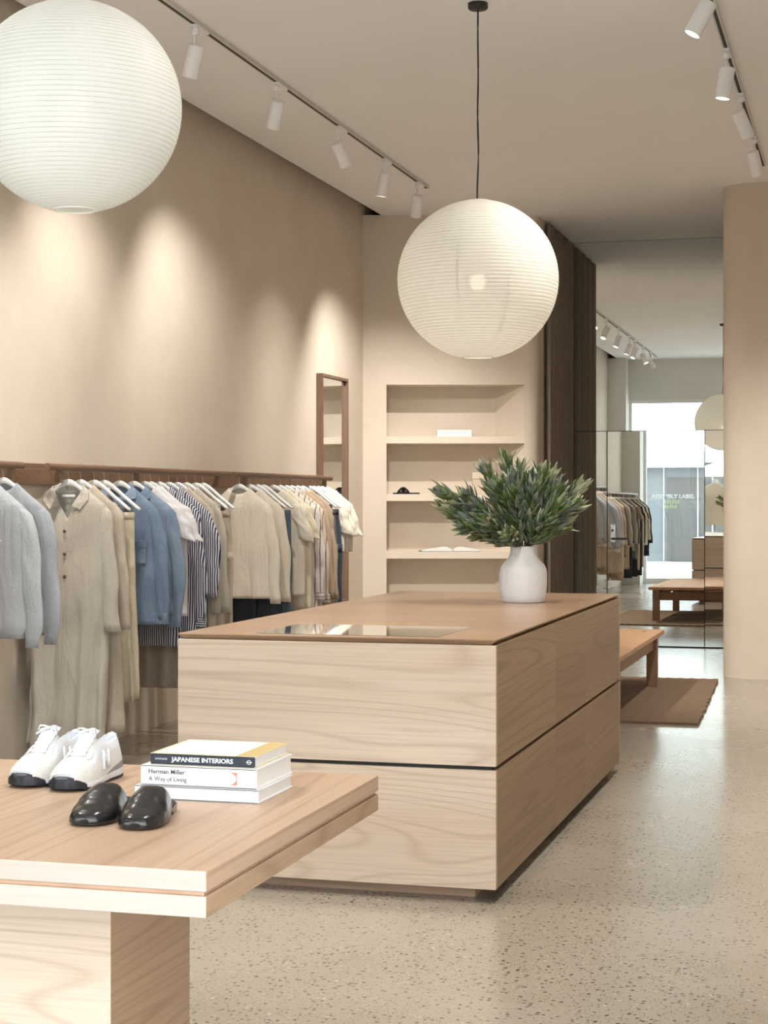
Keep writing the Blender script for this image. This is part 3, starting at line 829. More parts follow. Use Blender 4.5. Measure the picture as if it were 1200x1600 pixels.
def ring_pts(hw, th, z, n, fold, amp, zoff=None, xo=0, yo=0, fr=1.0):
    out = []
    for k in range(n):
        a = 2*PI*k/n
        cx_, sy_ = math.cos(a), math.sin(a)
        x = hw * (abs(cx_)**0.75) * (1 if cx_ > 0 else -1)
        y = th * (abs(sy_)**0.7) * (1 if sy_ > 0 else -1)
        y += amp * (fold(x, z) + 0.9*mnoise.noise(Vector((x*11 + fr*7.3, z*5.5, fr*3.1 + (2.0 if sy_ > 0 else 0)))))
        x += amp * 0.5 * mnoise.noise(Vector((fr*5.1 + (4 if cx_ > 0 else 0), z*6.0, 1.7)))
        zz = z if zoff is None else z + zoff(x, y)
        out.append((x + xo, y + yo, zz))
    return out
def shirt(y, mat, label, name, cat, length=0.62, hw=0.235, hem=None, th=0.028, sleeve='long', slen=0.62,
          neck='crew', rz=0, seed=1, amp=0.010, sh=0.20, flare=1.0, swid=0.062, collar=None, cuffs=None, buttons=None, group='clothes on the rail',
          hang='H', hlabel=None, elbow=0.0, sl_mat=None, rib=False):
    rnd = random.Random(seed)
    t = thing(name, label, cat, (XRD, y, ZRD), rz, group)
    ph = [rnd.uniform(0, 6.28) for _ in range(6)]; fq = rnd.uniform(0.85, 1.2)
    hem = hem or hw * 1.0
    def fold(x, z):
        s = min(1.0, max(0.0, (-0.42 - z) / 0.5))
        return s * (0.8 - 1.7*abs(math.sin(x*21*fq + ph[0] + 0.5*math.sin(z*2.2+ph[3])))**0.8 + 0.5*math.sin(x*61*fq + ph[1] + z*2) ) + 0.5*math.sin(z*6+ph[2]) * s
    n = 56; rings = []
    nw = 0.070 if neck != 'v' else 0.082
    drop = {'crew': 0.035, 'v': 0.165, 'collar': 0.06, 'wide': 0.05}[neck]
    hws = [nw + (sh - nw) * i / 6 for i in range(7)]
    def kneck(x): return max(0, 1 - (abs(x)/nw)**(1.1 if neck == 'v' else 2.2))
    for i, w_ in enumerate(hws):
        z = ztop(w_) + 0.006
        f = 1 - i / 6
        tt = 0.010 + (th - 0.010) * (1 - f)**0.6
        def zo(x, yv, f=f, w_=w_):
            if yv < 0: return -drop * kneck(x)
            return 0.004 * f
        # keep shoulders lying along the hanger arms: each ring flat
        rr = []
        for k in range(n):
            a = 2*PI*k/n; cx_, sy_ = math.cos(a), math.sin(a)
            x = w_ * (abs(cx_)**0.75) * (1 if cx_ > 0 else -1); yv = tt * (abs(sy_)**0.7) * (1 if sy_ > 0 else -1)
            rr.append((x, yv, z + zo(x, yv)))
        rings.append(rr)
    zs = rings[-1][0][2]
    total = length
    steps = 26
    zsh = ztop(sh)
    for i in range(1, steps + 1):
        u = i / steps
        z = zsh - (total) * u
        if u < 0.12: w_ = sh + (hw - sh) * (u/0.12)
        else:
            k = (u - 0.12) / 0.88
            w_ = hw + (hem - hw) * (k ** (1.0 if hem <= hw*1.15 else 1.6))
        tt = th * (1 + 0.25 * u * flare)
        if rib and u > 0.93: w_ *= 0.90; tt *= 0.85
        g_ = max(0, 1 - u*total/0.38)
        rings.append(ring_pts(w_, tt, z, n, fold, amp * (0.5 + u*flare), fr=seed, zoff=lambda x, yv, g_=g_: -drop * kneck(x) * g_ * (1 if yv < 0 else 0)))
    bm = B(); loft(bm, rings)
    body = newobj('body', bm, mat, t, True)
    md = body.modifiers.new('s', 'SOLIDIFY'); md.thickness = 0.0035; md.offset = -1
    if sleeve:
        for s in (-1, 1):
            bm = B(); rr = []
            m_ = 16; nn = 22
            for i in range(m_ + 1):
                u = i / m_
                sx = s * (sh - 0.040 + 0.105 * u**0.7 - 0.020*u*u + elbow * math.sin(u*PI) )
                if sleeve == 'short': sx = s * (sh - 0.04 + 0.085 * u)
                z = zsh + 0.028 - (slen * u) 
                if sleeve == 'short': z = zsh + 0.02 - slen * u
                rad_ = swid * (0.92 - 0.34 * u) if sleeve == 'long' else swid * (1 - 0.1*u)
                if flare > 1.4 and sleeve == 'long' and u > 0.8: rad_ *= 1 + 1.6*(u-0.8)
                if rib and u > 0.93: rad_ *= 0.75
                if i == 0: rad_ *= 0.45
                fl = 0.50
                yo = 0.006 - 0.018 * math.sin(u*PI*0.7)
                wob = 0.006 * math.sin(u*11 + ph[4] + s)
                rr.append([(sx + wob + rad_*math.cos(2*PI*k/nn)*(1 + 0.10*mnoise.noise(Vector((k*0.9, u*7, seed + s)))), yo + rad_*fl*math.sin(2*PI*k/nn) + 0.009*mnoise.noise(Vector((math.cos(2*PI*k/nn)*2.2, u*6.5 + seed, math.sin(2*PI*k/nn)*1.5 + s))),
                            z - (abs(math.cos(2*PI*k/nn + PI/4)) * 0.0) + (0.30*rad_*math.cos(2*PI*k/nn)*(-s) if sleeve == 'short' else 0.35*rad_*math.cos(2*PI*k/nn)*(-s)*(1-u))) for k in range(nn)])
            loft(bm, rr)
            so = newobj('sleeve', bm, sl_mat or mat, t, True)
            md = so.modifiers.new('s', 'SOLIDIFY'); md.thickness = 0.003; md.offset = -1
            if cuffs:
                bm = B(); u = 1.0
                c0 = rr[-2]; c1 = rr[-1]
                def grow(r_, dz, f):
                    cxx = sum(p[0] for p in r_)/nn; cyy = sum(p[1] for p in r_)/nn
                    return [(cxx + (p[0]-cxx)*f, cyy + (p[1]-cyy)*f, p[2] + dz) for p in r_]
                loft(bm, [grow(c1, 0.05, 1.06), grow(c1, 0.045, 1.10), grow(c1, -0.012, 1.10), grow(c1, -0.014, 1.0)])
                newobj('cuff', bm, cuffs, so, True)
    if collar:
        bm = B(); w_ = nw + 0.006
        for s in (-1, 1):
            dv = 0.09 if neck == 'v' else 0.055
            P = [(0, 0, 0), (s*(w_-0.004), 0.004, ztop(w_)+0.012), (s*(w_+0.030), -0.018, ztop(w_)-0.012), (s*(w_+0.034), -0.040, ztop(w_)-0.055),
                 (s*(w_-0.005), -th-0.014, ztop(w_)-dv-0.012), (s*(w_*0.42), -th-0.010, ztop(w_)-dv+0.006)]
            q = [bm.verts.new(p) for p in P]
            bm.faces.new(q[1:6]) if s > 0 else bm.faces.new(q[1:6][::-1])
            # back stand
            P2 = [(0, 0.020, ztop(w_)+0.028), (s*w_*0.7, 0.018, ztop(w_)+0.026), (s*w_, 0.008, ztop(w_)+0.014), (s*w_, 0.010, ztop(w_)-0.020), (0, 0.022, ztop(w_)-0.016)]
            q2 = [bm.verts.new(p) for p in P2]; bm.faces.new(q2 if s > 0 else q2[::-1])
        co = newobj('collar', bm, collar, t, False)
        md = co.modifiers.new('s', 'SOLIDIFY'); md.thickness = 0.004
    if buttons:
        bmat, zz, n_, step = buttons
        for k in range(n_):
            z = zz - k*step
            bm = B(); lathe(bm, [(0, 0.003), (0.008, 0.003), (0.009, 0), (0.009, -0.003), (0, -0.003)], 12)
            for v in bm.verts:
                x_, y_, z_ = v.co; v.co = (x_ + 0.003, -th*1.2 - 0.014 - z_ , z + y_)
            newobj('button', bm, bmat, t, True)
    if hang: put_hanger(hang, y, rz, hlabel or ('white hanger of the ' + ' '.join(label.split(',')[0].split()[:11])))
    return t
def trousers(y, mat, label, name='trousers', cat='trousers', waist=0.18, length=1.0, hemw=0.20, th=0.022, rz=0, seed=1, split=True, hlabel=None, zt0=-0.235, amp=0.010, band=None):
    rnd = random.Random(seed)
    t = thing(name, label, cat, (XRD, y, ZRD), rz, 'clothes on the rail')
    ph = [rnd.uniform(0, 6.28) for _ in range(4)]
    n = 48
    def fold(x, z): 
        s = min(1, (zt0 - z) / 0.3)
        return s * (0.8 - 1.7*abs(math.sin(x*20 + ph[0] + 0.3*z))**0.8 + 0.4*math.sin(x*66+ph[1]))
    bm = B()
    crotch = 0.30 if split else length
    rings = []
    for i in range(11 if split else 25):
        u = i / (10 if split else 24)
        z = zt0 - crotch*u
        w_ = waist + (hemw - waist) * (min(1, u*1.0) if split else u)
        rings.append(ring_pts(w_, th*(0.6+0.6*min(1, u*2)), z, n, fold, amp*(0.4+u), fr=seed))
    loft(bm, rings)
    if split:
        for s in (-1, 1):
            rr = []
            for i in range(18):
                u = i / 17; z = zt0 - crotch + 0.05 - (length - crotch + 0.05) * u
                w_ = hemw * 0.5 * (1.0 - 0.06*u) ; 
                rr.append(ring_pts(w_, th*1.05, z, 28, fold, amp, xo=s*hemw*0.5, yo=s*0.004))
            loft(bm, rr)
    body = newobj('body', bm, mat, t, True)
    md = body.modifiers.new('s', 'SOLIDIFY'); md.thickness = 0.003; md.offset = -1
    bm = B(); loft(bm, [ring_pts(waist+0.003, th*0.75, zt0+0.004, n, fold, 0), ring_pts(waist+0.004, th*0.80, zt0-0.036, n, fold, 0)])
    wb = newobj('waistband', bm, band or mat, t, True)
    wb.modifiers.new('s', 'SOLIDIFY').thickness = 0.003
    put_hanger('C', y, rz, hlabel or ('white clip hanger of the ' + label.split(',')[0]))
    return t

F_grey = fabric('grey_marl_jersey', (0.36, 0.38, 0.41), (0.52, 0.54, 0.575), 220)
F_grey2 = fabric('mid_grey_jersey', (0.30, 0.32, 0.345), (0.43, 0.45, 0.48), 220)
F_linen = fabric('oatmeal_linen', (0.43, 0.39, 0.33), (0.54, 0.50, 0.43), 160)
F_linen2 = fabric('warm_linen', (0.45, 0.38, 0.30), (0.55, 0.48, 0.39), 160)
F_cream = fabric('cream_cotton', (0.62, 0.54, 0.40), (0.70, 0.63, 0.49), 90)
F_knit = fabric('cream_knit', (0.65, 0.58, 0.475), (0.75, 0.685, 0.58), 200)
F_knit2 = fabric('ivory_knit', (0.64, 0.58, 0.47), (0.73, 0.67, 0.56), 200)
F_white = fabric('white_cotton', (0.70, 0.68, 0.69), (0.78, 0.76, 0.77), 90)
F_sheer = fabric('offwhite_voile', (0.66, 0.61, 0.52), (0.76, 0.71, 0.62), 90)
F_denim = fabric('washed_denim', (0.11, 0.165, 0.245), (0.235, 0.31, 0.40), 170, kind='denim')
F_denim2 = fabric('light_denim', (0.145, 0.20, 0.285), (0.29, 0.365, 0.46), 170, kind='denim')
F_jean = fabric('dark_denim', (0.035, 0.045, 0.06), (0.07, 0.088, 0.115), 170, kind='denim')
F_jean2 = fabric('mid_blue_denim', (0.06, 0.085, 0.12), (0.12, 0.16, 0.21), 170, kind='denim')
F_jeang = fabric('grey_denim', (0.09, 0.09, 0.10), (0.17, 0.17, 0.18), 170, kind='denim')
F_navy = fabric('navy_white_stripe', (0.03, 0.035, 0.075), (0.66, 0.66, 0.70), kind='stripe', freq=78, duty=0.52)
F_navyz = fabric('navy_white_cuff_stripe', (0.03, 0.035, 0.075), (0.66, 0.66, 0.70), kind='stripe', freq=78, duty=0.52, axis='z')
F_brst = fabric('brown_white_stripe', (0.62, 0.57, 0.52), (0.17, 0.12, 0.10), kind='stripe', freq=26, duty=0.82)
F_brst2 = fabric('taupe_white_stripe', (0.60, 0.52, 0.43), (0.25, 0.18, 0.14), kind='stripe', freq=40, duty=0.78)
F_brstz = fabric('brown_white_cuff_stripe', (0.62, 0.57, 0.52), (0.17, 0.12, 0.10), kind='stripe', freq=40, duty=0.8, axis='z')
F_tan = fabric('tan_twill', (0.40, 0.29, 0.19), (0.49, 0.37, 0.26), 120)
F_taupe = fabric('taupe_wool', (0.37, 0.29, 0.21), (0.45, 0.36, 0.27), 160)
F_olive = fabric('olive_grey_wool', (0.10, 0.095, 0.075), (0.16, 0.15, 0.12), 160)
F_dk = fabric('charcoal_cotton', (0.02, 0.022, 0.028), (0.045, 0.048, 0.055), 120)
M_button = plain('tortoiseshell_button', (0.10, 0.07, 0.05), 0.3)
M_btnw = plain('pearl_button', (0.6, 0.6, 0.58), 0.3)

def Yu(u): return (11201.0 / (1358 - u) - 1.05) / 0.9638
def rz(k): return R(k)
sh1 = shirt(Yu(-27), F_grey, 'grey marl sweatshirt with small white print at the left edge of the photo', 'sweatshirt', 'sweatshirt', length=0.60, slen=0.67, hw=0.235, th=0.042, seed=3, amp=0.006, rz=R(4), rib=True, elbow=0.02, swid=0.072)
tiny_print('print', M_white, sh1, -0.02, -0.075, -0.36, 8, 0.019, 0.018)
tiny_print('print', M_white, sh1, 0.0, -0.075, -0.395, 5, 0.019, 0.018)
shirt(Yu(5), F_grey2, 'darker grey sweatshirt hanging behind the printed grey one', 'sweatshirt', 'sweatshirt', length=0.60, slen=0.67, hw=0.23, th=0.036, seed=5, amp=0.006, rz=R(3), rib=True, elbow=0.015, swid=0.068)
d = shirt(Yu(107), F_linen, 'long oatmeal button front dress with open collar and flared cuffs', 'dress', 'dress', length=1.235, slen=0.66, hw=0.200, hem=0.215, th=0.038, seed=8, amp=0.019, rz=R(3), neck='v', collar=F_linen, flare=1.6, swid=0.062, buttons=(M_button, -0.325, 4, 0.115))
boxo('neck_label', (-0.035, 0.035, 0.002, 0.005, -0.150, -0.138), M_white, d)
shirt(Yu(126), F_linen2, 'long warm beige dress right behind the oatmeal button dress', 'dress', 'dress', length=1.16, slen=0.66, hw=0.21, hem=0.25, th=0.03, seed=9, amp=0.010, rz=R(2), flare=1.2, swid=0.058)
trousers(Yu(147), F_cream, 'wide cream trousers, the front one of two cream pairs', waist=0.17, length=0.99, hemw=0.225, split=False, seed=2, rz=R(1), amp=0.014)
trousers(Yu(163), F_cream, 'wide cream trousers behind the first cream pair, next to the denim shirt', waist=0.17, length=0.985, hemw=0.205, split=False, seed=4, rz=R(2), amp=0.012)
dn = shirt(Yu(187), F_denim, 'washed blue denim shirt with a chest pocket on the rail', 'denim_shirt', 'shirt', length=0.64, slen=0.65, hw=0.235, th=0.036, seed=11, amp=0.008, rz=R(2), neck='collar', collar=F_denim2, cuffs=F_denim2, elbow=0.02)
F_seam = fabric('dark_denim_seam', (0.05, 0.075, 0.12), (0.09, 0.12, 0.17), 170, wr=0.0)
pk = boxo('chest_pocket', (0.085, 0.170, -0.049, -0.044, -0.510, -0.395), F_denim2, dn, 0.003)
boxo('pocket_flap', (0.080, 0.175, -0.052, -0.046, -0.425, -0.385), F_denim, pk, 0.003)
shirt(Yu(209), F_denim2, 'paler blue denim jacket behind the denim shirt', 'denim_jacket', 'jacket', length=0.60, slen=0.68, hw=0.24, th=0.036, seed=12, amp=0.008, rz=R(3), neck='collar', collar=F_denim, cuffs=F_denim2, elbow=0.035)
shirt(Yu(226), F_white, 'white short sleeved tee, the first of two behind the denim jacket', 't_shirt', 'shirt', length=0.60, slen=0.20, sleeve='short', hw=0.22, seed=13, amp=0.008, rz=R(1), swid=0.075)
shirt(Yu(235), F_white, 'white short sleeved tee beside the navy striped shirts', 't_shirt', 'shirt', length=0.62, slen=0.20, sleeve='short', hw=0.225, seed=14, amp=0.008, rz=R(2), swid=0.078)
shirt(Yu(249), F_navy, 'navy and white striped long sleeved shirt, the nearer of the two', 'striped_shirt', 'shirt', length=0.80, slen=0.71, hw=0.235, th=0.034, seed=15, amp=0.010, rz=R(2), neck='collar', collar=F_navy, cuffs=F_navyz, elbow=0.02)
shirt(Yu(264), F_navy, 'navy and white striped shirt with a bent sleeve behind the other one', 'striped_shirt', 'shirt', length=0.78, slen=0.56, hw=0.24, th=0.034, seed=16, amp=0.010, rz=R(4), neck='collar', collar=F_navy, elbow=0.045, swid=0.07)
shirt(Yu(277), F_linen2, 'long beige dress directly behind the navy striped shirts', 'dress', 'dress', length=1.07, slen=0.66, hw=0.225, hem=0.25, seed=17, amp=0.014, rz=R(1), swid=0.056)
shirt(Yu(291), F_linen, 'long pale linen dress behind the beige dress', 'dress', 'dress', length=1.05, slen=0.66, hw=0.225, hem=0.24, seed=18, amp=0.012, rz=R(2), swid=0.056)
trousers(Yu(306), F_tan, 'tan trousers behind the pale linen dress', waist=0.175, length=1.0, hemw=0.20, seed=19, rz=R(2), split=False)
trousers(Yu(317), F_linen2, 'beige trousers nearest the gap in the middle of the rail', waist=0.175, length=1.0, hemw=0.20, seed=20, rz=R(1))
shirt(Yu(374), F_knit, 'plain cream knitted sweater just after the gap on the rail', 'sweater', 'sweater', length=0.60, slen=0.66, hw=0.225, th=0.034, seed=21, amp=0.006, rz=R(2), elbow=0.01, swid=0.06)
shirt(Yu(391), F_knit2, 'ivory knitted sweater behind the plain cream one', 'sweater', 'sweater', length=0.60, slen=0.66, hw=0.225, th=0.034, seed=22, amp=0.006, rz=R(3), elbow=0.01, swid=0.06)
trousers(Yu(402), F_jean, 'dark blue jeans behind the ivory sweater', 'jeans', 'jeans', waist=0.185, length=1.02, hemw=0.20, seed=23, rz=R(1))
trousers(Yu(411), F_jean2, 'mid blue jeans next to the dark blue pair', 'jeans', 'jeans', waist=0.19, length=1.02, hemw=0.205, seed=24, rz=R(2))
shirt(Yu(427), F_knit2, 'ivory short sleeved top behind the blue jeans', 't_shirt', 'shirt', length=0.62, slen=0.26, sleeve='short', hw=0.225, seed=25, rz=R(2), swid=0.064)
shirt(Yu(437), F_cream, 'cream short sleeved top between the ivory top and striped shirt', 't_shirt', 'shirt', length=0.72, slen=0.24, sleeve='short', hw=0.23, seed=26, rz=R(2), swid=0.062)
shirt(Yu(447), F_brst, 'white shirt with wide brown stripes and striped cuffs', 'striped_shirt', 'shirt', length=0.80, slen=0.68, hw=0.235, seed=27, rz=R(2), neck='collar', collar=F_brst, cuffs=F_brstz, elbow=0.02)
shirt(Yu(455), F_brst2, 'beige shirt with thin brown stripes behind the wide striped one', 'striped_shirt', 'shirt', length=0.80, slen=0.70, hw=0.24, seed=28, rz=R(2), neck='collar', collar=F_brst2, cuffs=F_brstz, elbow=0.01)
shirt(Yu(464), F_tan, 'tan sweater behind the brown striped shirts', 'sweater', 'sweater', length=0.70, slen=0.68, hw=0.235, seed=29, rz=R(1), swid=0.055)
shirt(Yu(472), F_taupe, 'taupe sweater behind the tan sweater', 'sweater', 'sweater', length=0.75, slen=0.70, hw=0.24, seed=30, rz=R(2), swid=0.055)
trousers(Yu(484), F_jeang, 'grey washed jeans near the far end of the rail', 'jeans', 'jeans', waist=0.19, length=1.02, hemw=0.215, seed=31, rz=R(2))
trousers(Yu(490), F_jean, 'dark jeans beside the grey washed pair', 'jeans', 'jeans', waist=0.19, length=1.02, hemw=0.22, seed=32, rz=R(2))
for k, (u, lb) in enumerate(((497, 'sheer off white short sleeved blouse behind the dark jeans'), (503, 'off white blouse between the two other sheer blouses'), (510, 'off white short sleeved blouse at the far end of the rail'))):
    shirt(Yu(u), F_sheer, lb, 'blouse', 'blouse', length=0.36, slen=0.25, sleeve='short', hw=0.205, sh=0.185, seed=33+k, rz=R(2+k), swid=0.06, amp=0.012, neck='wide')

# nearer stretch of the rail, seen in the mirror
NEAR = [
 (3.50, F_dk, 'charcoal coat at the window end of the rail', 'coat', 0.85, 'long', 0.66),
 (3.72, F_knit2, 'ivory jacket next to the charcoal coat by the window', 'jacket', 0.66, 'long', 0.60),
 (3.98, F_dk, 'black short sleeved tee nearest the window', 't_shirt', 0.62, 'short', 0.22),
 (4.18, F_cream, 'long cream dress between two black tees', 'dress', 1.02, 'short', 0.22),
 (4.42, F_dk, 'black short sleeved tee between the cream and tan dresses', 't_shirt', 0.66, 'short', 0.22),
 (4.70, F_tan, 'long tan shirt dress with short sleeves', 'dress', 1.05, 'short', 0.24),
 (5.05, F_olive, 'olive grey long coat beside the tan shirt dress', 'coat', 0.86, 'long', 0.64),
 (5.35, F_taupe, 'taupe overshirt in front of the olive coat', 'jacket', 0.72, 'long', 0.64),
 (5.65, F_jeang, 'grey denim jacket between taupe overshirt and tan coat', 'jacket', 0.66, 'long', 0.62),
 (5.95, F_tan, 'tan coat beside the grey denim jacket', 'coat', 1.0, 'long', 0.66),
 (6.28, F_olive, 'dark olive shirt with long sleeves', 'shirt', 0.80, 'long', 0.64),
 (6.60, F_taupe, 'long taupe dress near the two grey sweatshirts', 'dress', 1.05, 'long', 0.64),
 (6.92, F_linen2, 'warm beige long sleeved top beside the printed sweatshirt', 'shirt', 0.72, 'long', 0.64)]
for k, (y, mt_, lb, nm, ln, slv, sl_) in enumerate(NEAR):
    shirt(y, mt_, lb, nm, nm if nm != 't_shirt' else 'shirt', length=ln, slen=sl_, sleeve=slv, hw=0.228, hem=0.228, th=0.04, seed=50+k, rz=R((k*37) % 7 - 3), swid=0.066 if slv == 'long' else 0.060)
for y, mt_, lb in ((4.32, F_dk, 'black wide trousers under the window end of the rail'), (4.88, F_dk, 'black trousers beside the tan shirt dress'), (5.52, F_dk, 'black trousers beside the grey denim jacket'), (6.45, F_tan, 'tan trousers beside the long taupe dress')):
    trousers(y, mt_, lb, waist=0.18, length=1.12, hemw=0.22, seed=int(y*10), rz=R(2))

# ------------------------------------------------------------------ vase with leafy stems
VX, VY, VZ = -1.585, 8.215, 0.9115
vz = thing('vase', 'matt white stoneware vase with a narrow neck on the counter', 'vase', (VX, VY, VZ))
bm = B()
prof = [(0, 0), (0.102, 0.0), (0.106, 0.005), (0.110, 0.04), (0.1135, 0.09), (0.1125, 0.135), (0.108, 0.160), (0.100, 0.176), (0.086, 0.192), (0.072, 0.208), (0.064, 0.224), (0.061, 0.240), (0.060, 0.262), (0.057, 0.265), (0.053, 0.262), (0.053, 0.24), (0.06, 0.20), (0.10, 0.15), (0.10, 0.02), (0, 0.015)]
lathe(bm, prof, 64)
for v in bm.verts:
    k = mnoise.noise(Vector(v.co) * 9) * 0.0025; v.co.x *= 1 + k*6; v.co.y *= 1 + k*6
newobj('body', bm, M_vase, vz, True)
def leafmat(name, a, b_):
    m, nt, bs = newmat(name)
    n = N(nt, 'ShaderNodeTexNoise'); n.inputs['Scale'].default_value = 22; n.inputs['Detail'].default_value = 3
    L(nt, coords(nt, rnd=True), n.inputs['Vector'])
    L(nt, ramp(nt, n.outputs['Fac'], [(0.35, a), (0.65, b_)]).outputs[0], bs.inputs['Base Color'])
    bs.inputs['Roughness'].default_value = 0.42
    bs.inputs['Specular IOR Level'].default_value = 0.5
    return m
LG = [leafmat('leaf_deep_green', (0.085, 0.135, 0.045), (0.17, 0.235, 0.09)), leafmat('leaf_grey_green', (0.15, 0.19, 0.145), (0.32, 0.36, 0.30)), leafmat('leaf_pale_tip', (0.30, 0.34, 0.18), (0.55, 0.54, 0.38))]
M_stem = plain('woody_stem', (0.10, 0.09, 0.05), 0.7)
def leaf(bm, base, dir_, up, ln, wd, curl, mi):
    d = dir_.normalized(); s = d.cross(up)
    if s.length < 1e-3: s = d.cross(Vector((1, 0, 0)))
    s.normalize(); nrm = s.cross(d).normalized()
    prof = [(0, 0.25), (0.25, 0.85), (0.5, 1.0), (0.78, 0.62), (1.0, 0.02)]
    rows = []
    for t_, w_ in prof:
        c_ = base + d*ln*t_ + nrm * curl * ln * t_*t_
        rows.append([bm.verts.new(c_ - s*wd*w_ + nrm*wd*0.35*w_), bm.verts.new(c_), bm.verts.new(c_ + s*wd*w_ + nrm*wd*0.35*w_)])
    for a, b_ in zip(rows[:-1], rows[1:]):
        for i in (0, 1):
            f = bm.faces.new((a[i], a[i+1], b_[i+1], b_[i])); f.material_index = mi
def leafy_stem(tip, label, seed, big=1.0, pale=0.1):
    rnd = random.Random(seed)
    t = thing('leafy_stem', label, 'stem', (VX, VY, VZ), 0, 'leafy stems in the white vase')
    tip = Vector(tip)
    a0 = Vector((tip.x*0.04, tip.y*0.04, 0.03)); 
    hz_ = Vector((tip.x, tip.y, 0)); 
    a1 = Vector((0, 0, 0.262)) + (hz_.normalized() * min(0.036, hz_.length*0.2) if hz_.length > 0.01 else Vector((0, 0, 0)))
    ctrl = a1 + Vector((tip.x*0.35, tip.y*0.35, max(0.03, (tip.z-0.262)*0.55)))
    pts = [a0, a1]
    N_ = 14
    curve = []
    for i in range(1, N_ + 1):
        u = i / N_; p = a1*(1-u)**2 + ctrl*2*u*(1-u) + tip*u*u; curve.append(p)
    pts += curve
    bm = B(); tube(bm, pts, [0.0035]*len(pts), 6); newobj('stem', bm, M_stem, t, True)
    bm = B(); L0 = [a1] + curve
    nl = int(52 * big)
    for k in range(nl):
        u = 0.10 + 0.90 * (k / nl) ** 0.85
        f = u * N_; i = min(int(f), N_-1); p = L0[i].lerp(L0[i+1], f - i)
        tg = (L0[i+1] - L0[i]).normalized()
        a = k * 2.399 + rnd.uniform(-.3, .3)
        s1 = tg.cross(Vector((0.3, 0.2, 1))).normalized(); s2 = tg.cross(s1)
        out = s1*math.cos(a) + s2*math.sin(a)
        op = 0.60 + rnd.uniform(-0.15, 0.25) if u < 0.92 else 0.45 + rnd.uniform(-0.1, 0.5)
        ln = rnd.uniform(0.065, 0.095) * (0.85 + 0.3*u) ; wd = rnd.uniform(0.0095, 0.0155)
        mi = 2 if rnd.random() < pale * (2.2 if u > 0.85 else 0.5) else (1 if rnd.random() < 0.42 else 0)
        leaf(bm, p, tg + out*op, out, ln, wd, -rnd.uniform(-0.05, 0.22), mi)
    for k in range(9):           # terminal rosette
        a = k*2.399; tg = (L0[-1]-L0[-2]).normalized(); s1 = tg.cross(Vector((0.3, 0.2, 1))).normalized(); s2 = tg.cross(s1)
        out = s1*math.cos(a)+s2*math.sin(a)
        leaf(bm, tip - tg*0.01, tg + out*0.35*(k/9+0.2), out, rnd.uniform(0.05, 0.075), 0.010, 0.12, 2 if rnd.random() < pale*1.5 else 0)
    o = newobj('leaves', bm, LG[0], t, True)
    o.data.materials.append(LG[1]); o.data.materials.append(LG[2])
    md = o.modifiers.new('s', 'SOLIDIFY'); md.thickness = 0.0006
# tip positions: right of the vase axis is +r (camera right), toward camera is -f
def tipv(r, f, z):
    p = RV * r + Vector((-0.2666, 0.9638, 0)) * f
    return (p.x, p.y, z)
px = 8.3 / 2740
def tp(u, v, f): return tipv((u - 817) * px * (1 + f/8.3), f, (H - (v - 783) * px * (1 + f/8.3)) - VZ)
OUT = [((690, 768), -0.02, 'leafy stem reaching farthest left from the white vase', 1.0),
       ((697, 790), 0.10, 'silvery green stem drooping at the far left of the bunch', 0.9),
       ((722, 822), -0.12, 'low grey green stem leaning out at the lower left of the bunch', 1.0),
       ((758, 738), -0.08, 'stem with a green head at the upper left of the bunch', 1.0),
       ((790, 722), 0.02, 'tallest grey green stem at the top of the bunch', 1.0),
       ((815, 733), 0.10, 'pale green stem at the top middle of the bunch', 0.9),
       ((845, 740), -0.02, 'bright green stem at the upper right of the bunch', 1.0),
       ((862, 748), 0.08, 'stem with broad pale leaves near the curtain', 0.9),
       ((905, 762), 0.0, 'bright stem reaching farthest right from the white vase', 1.0),
       ((895, 790), -0.08, 'dry tipped stem at the right below the brightest one', 0.9),
       ((880, 822), 0.05, 'grey stem leaning out at the lower right of the bunch', 0.8),
       ((790, 836), -0.20, 'stem with a pale rosette facing the viewer above the vase neck', 0.9)]
for k, ((u, v), f, lb, bg) in enumerate(OUT):
    leafy_stem(tp(u, v, f), lb, 100+k, bg, 0.34 if ('pale' in lb or 'rosette' in lb or 'silvery' in lb) else 0.12)
INN = [(730, 775, -0.05), (745, 800, 0.05), (760, 815, -0.15), (770, 770, 0.12), (782, 762, -0.12), (800, 775, -0.16), (815, 785, 0.14), (832, 765, -0.14), (850, 780, 0.05), (865, 795, -0.12), (755, 835, 0.0), (740, 828, 0.1), (845, 815, -0.14), (800, 750, -0.04), (712, 805, 0.0), (828, 750, 0.03), (870, 765, -0.03)]
for k, (u, v, f) in enumerate(INN):
    leafy_stem(tp(u, v, f), 'green leafy stem in the dense middle of the bunch in the white vase', 200+k, 1.0, 0.08)

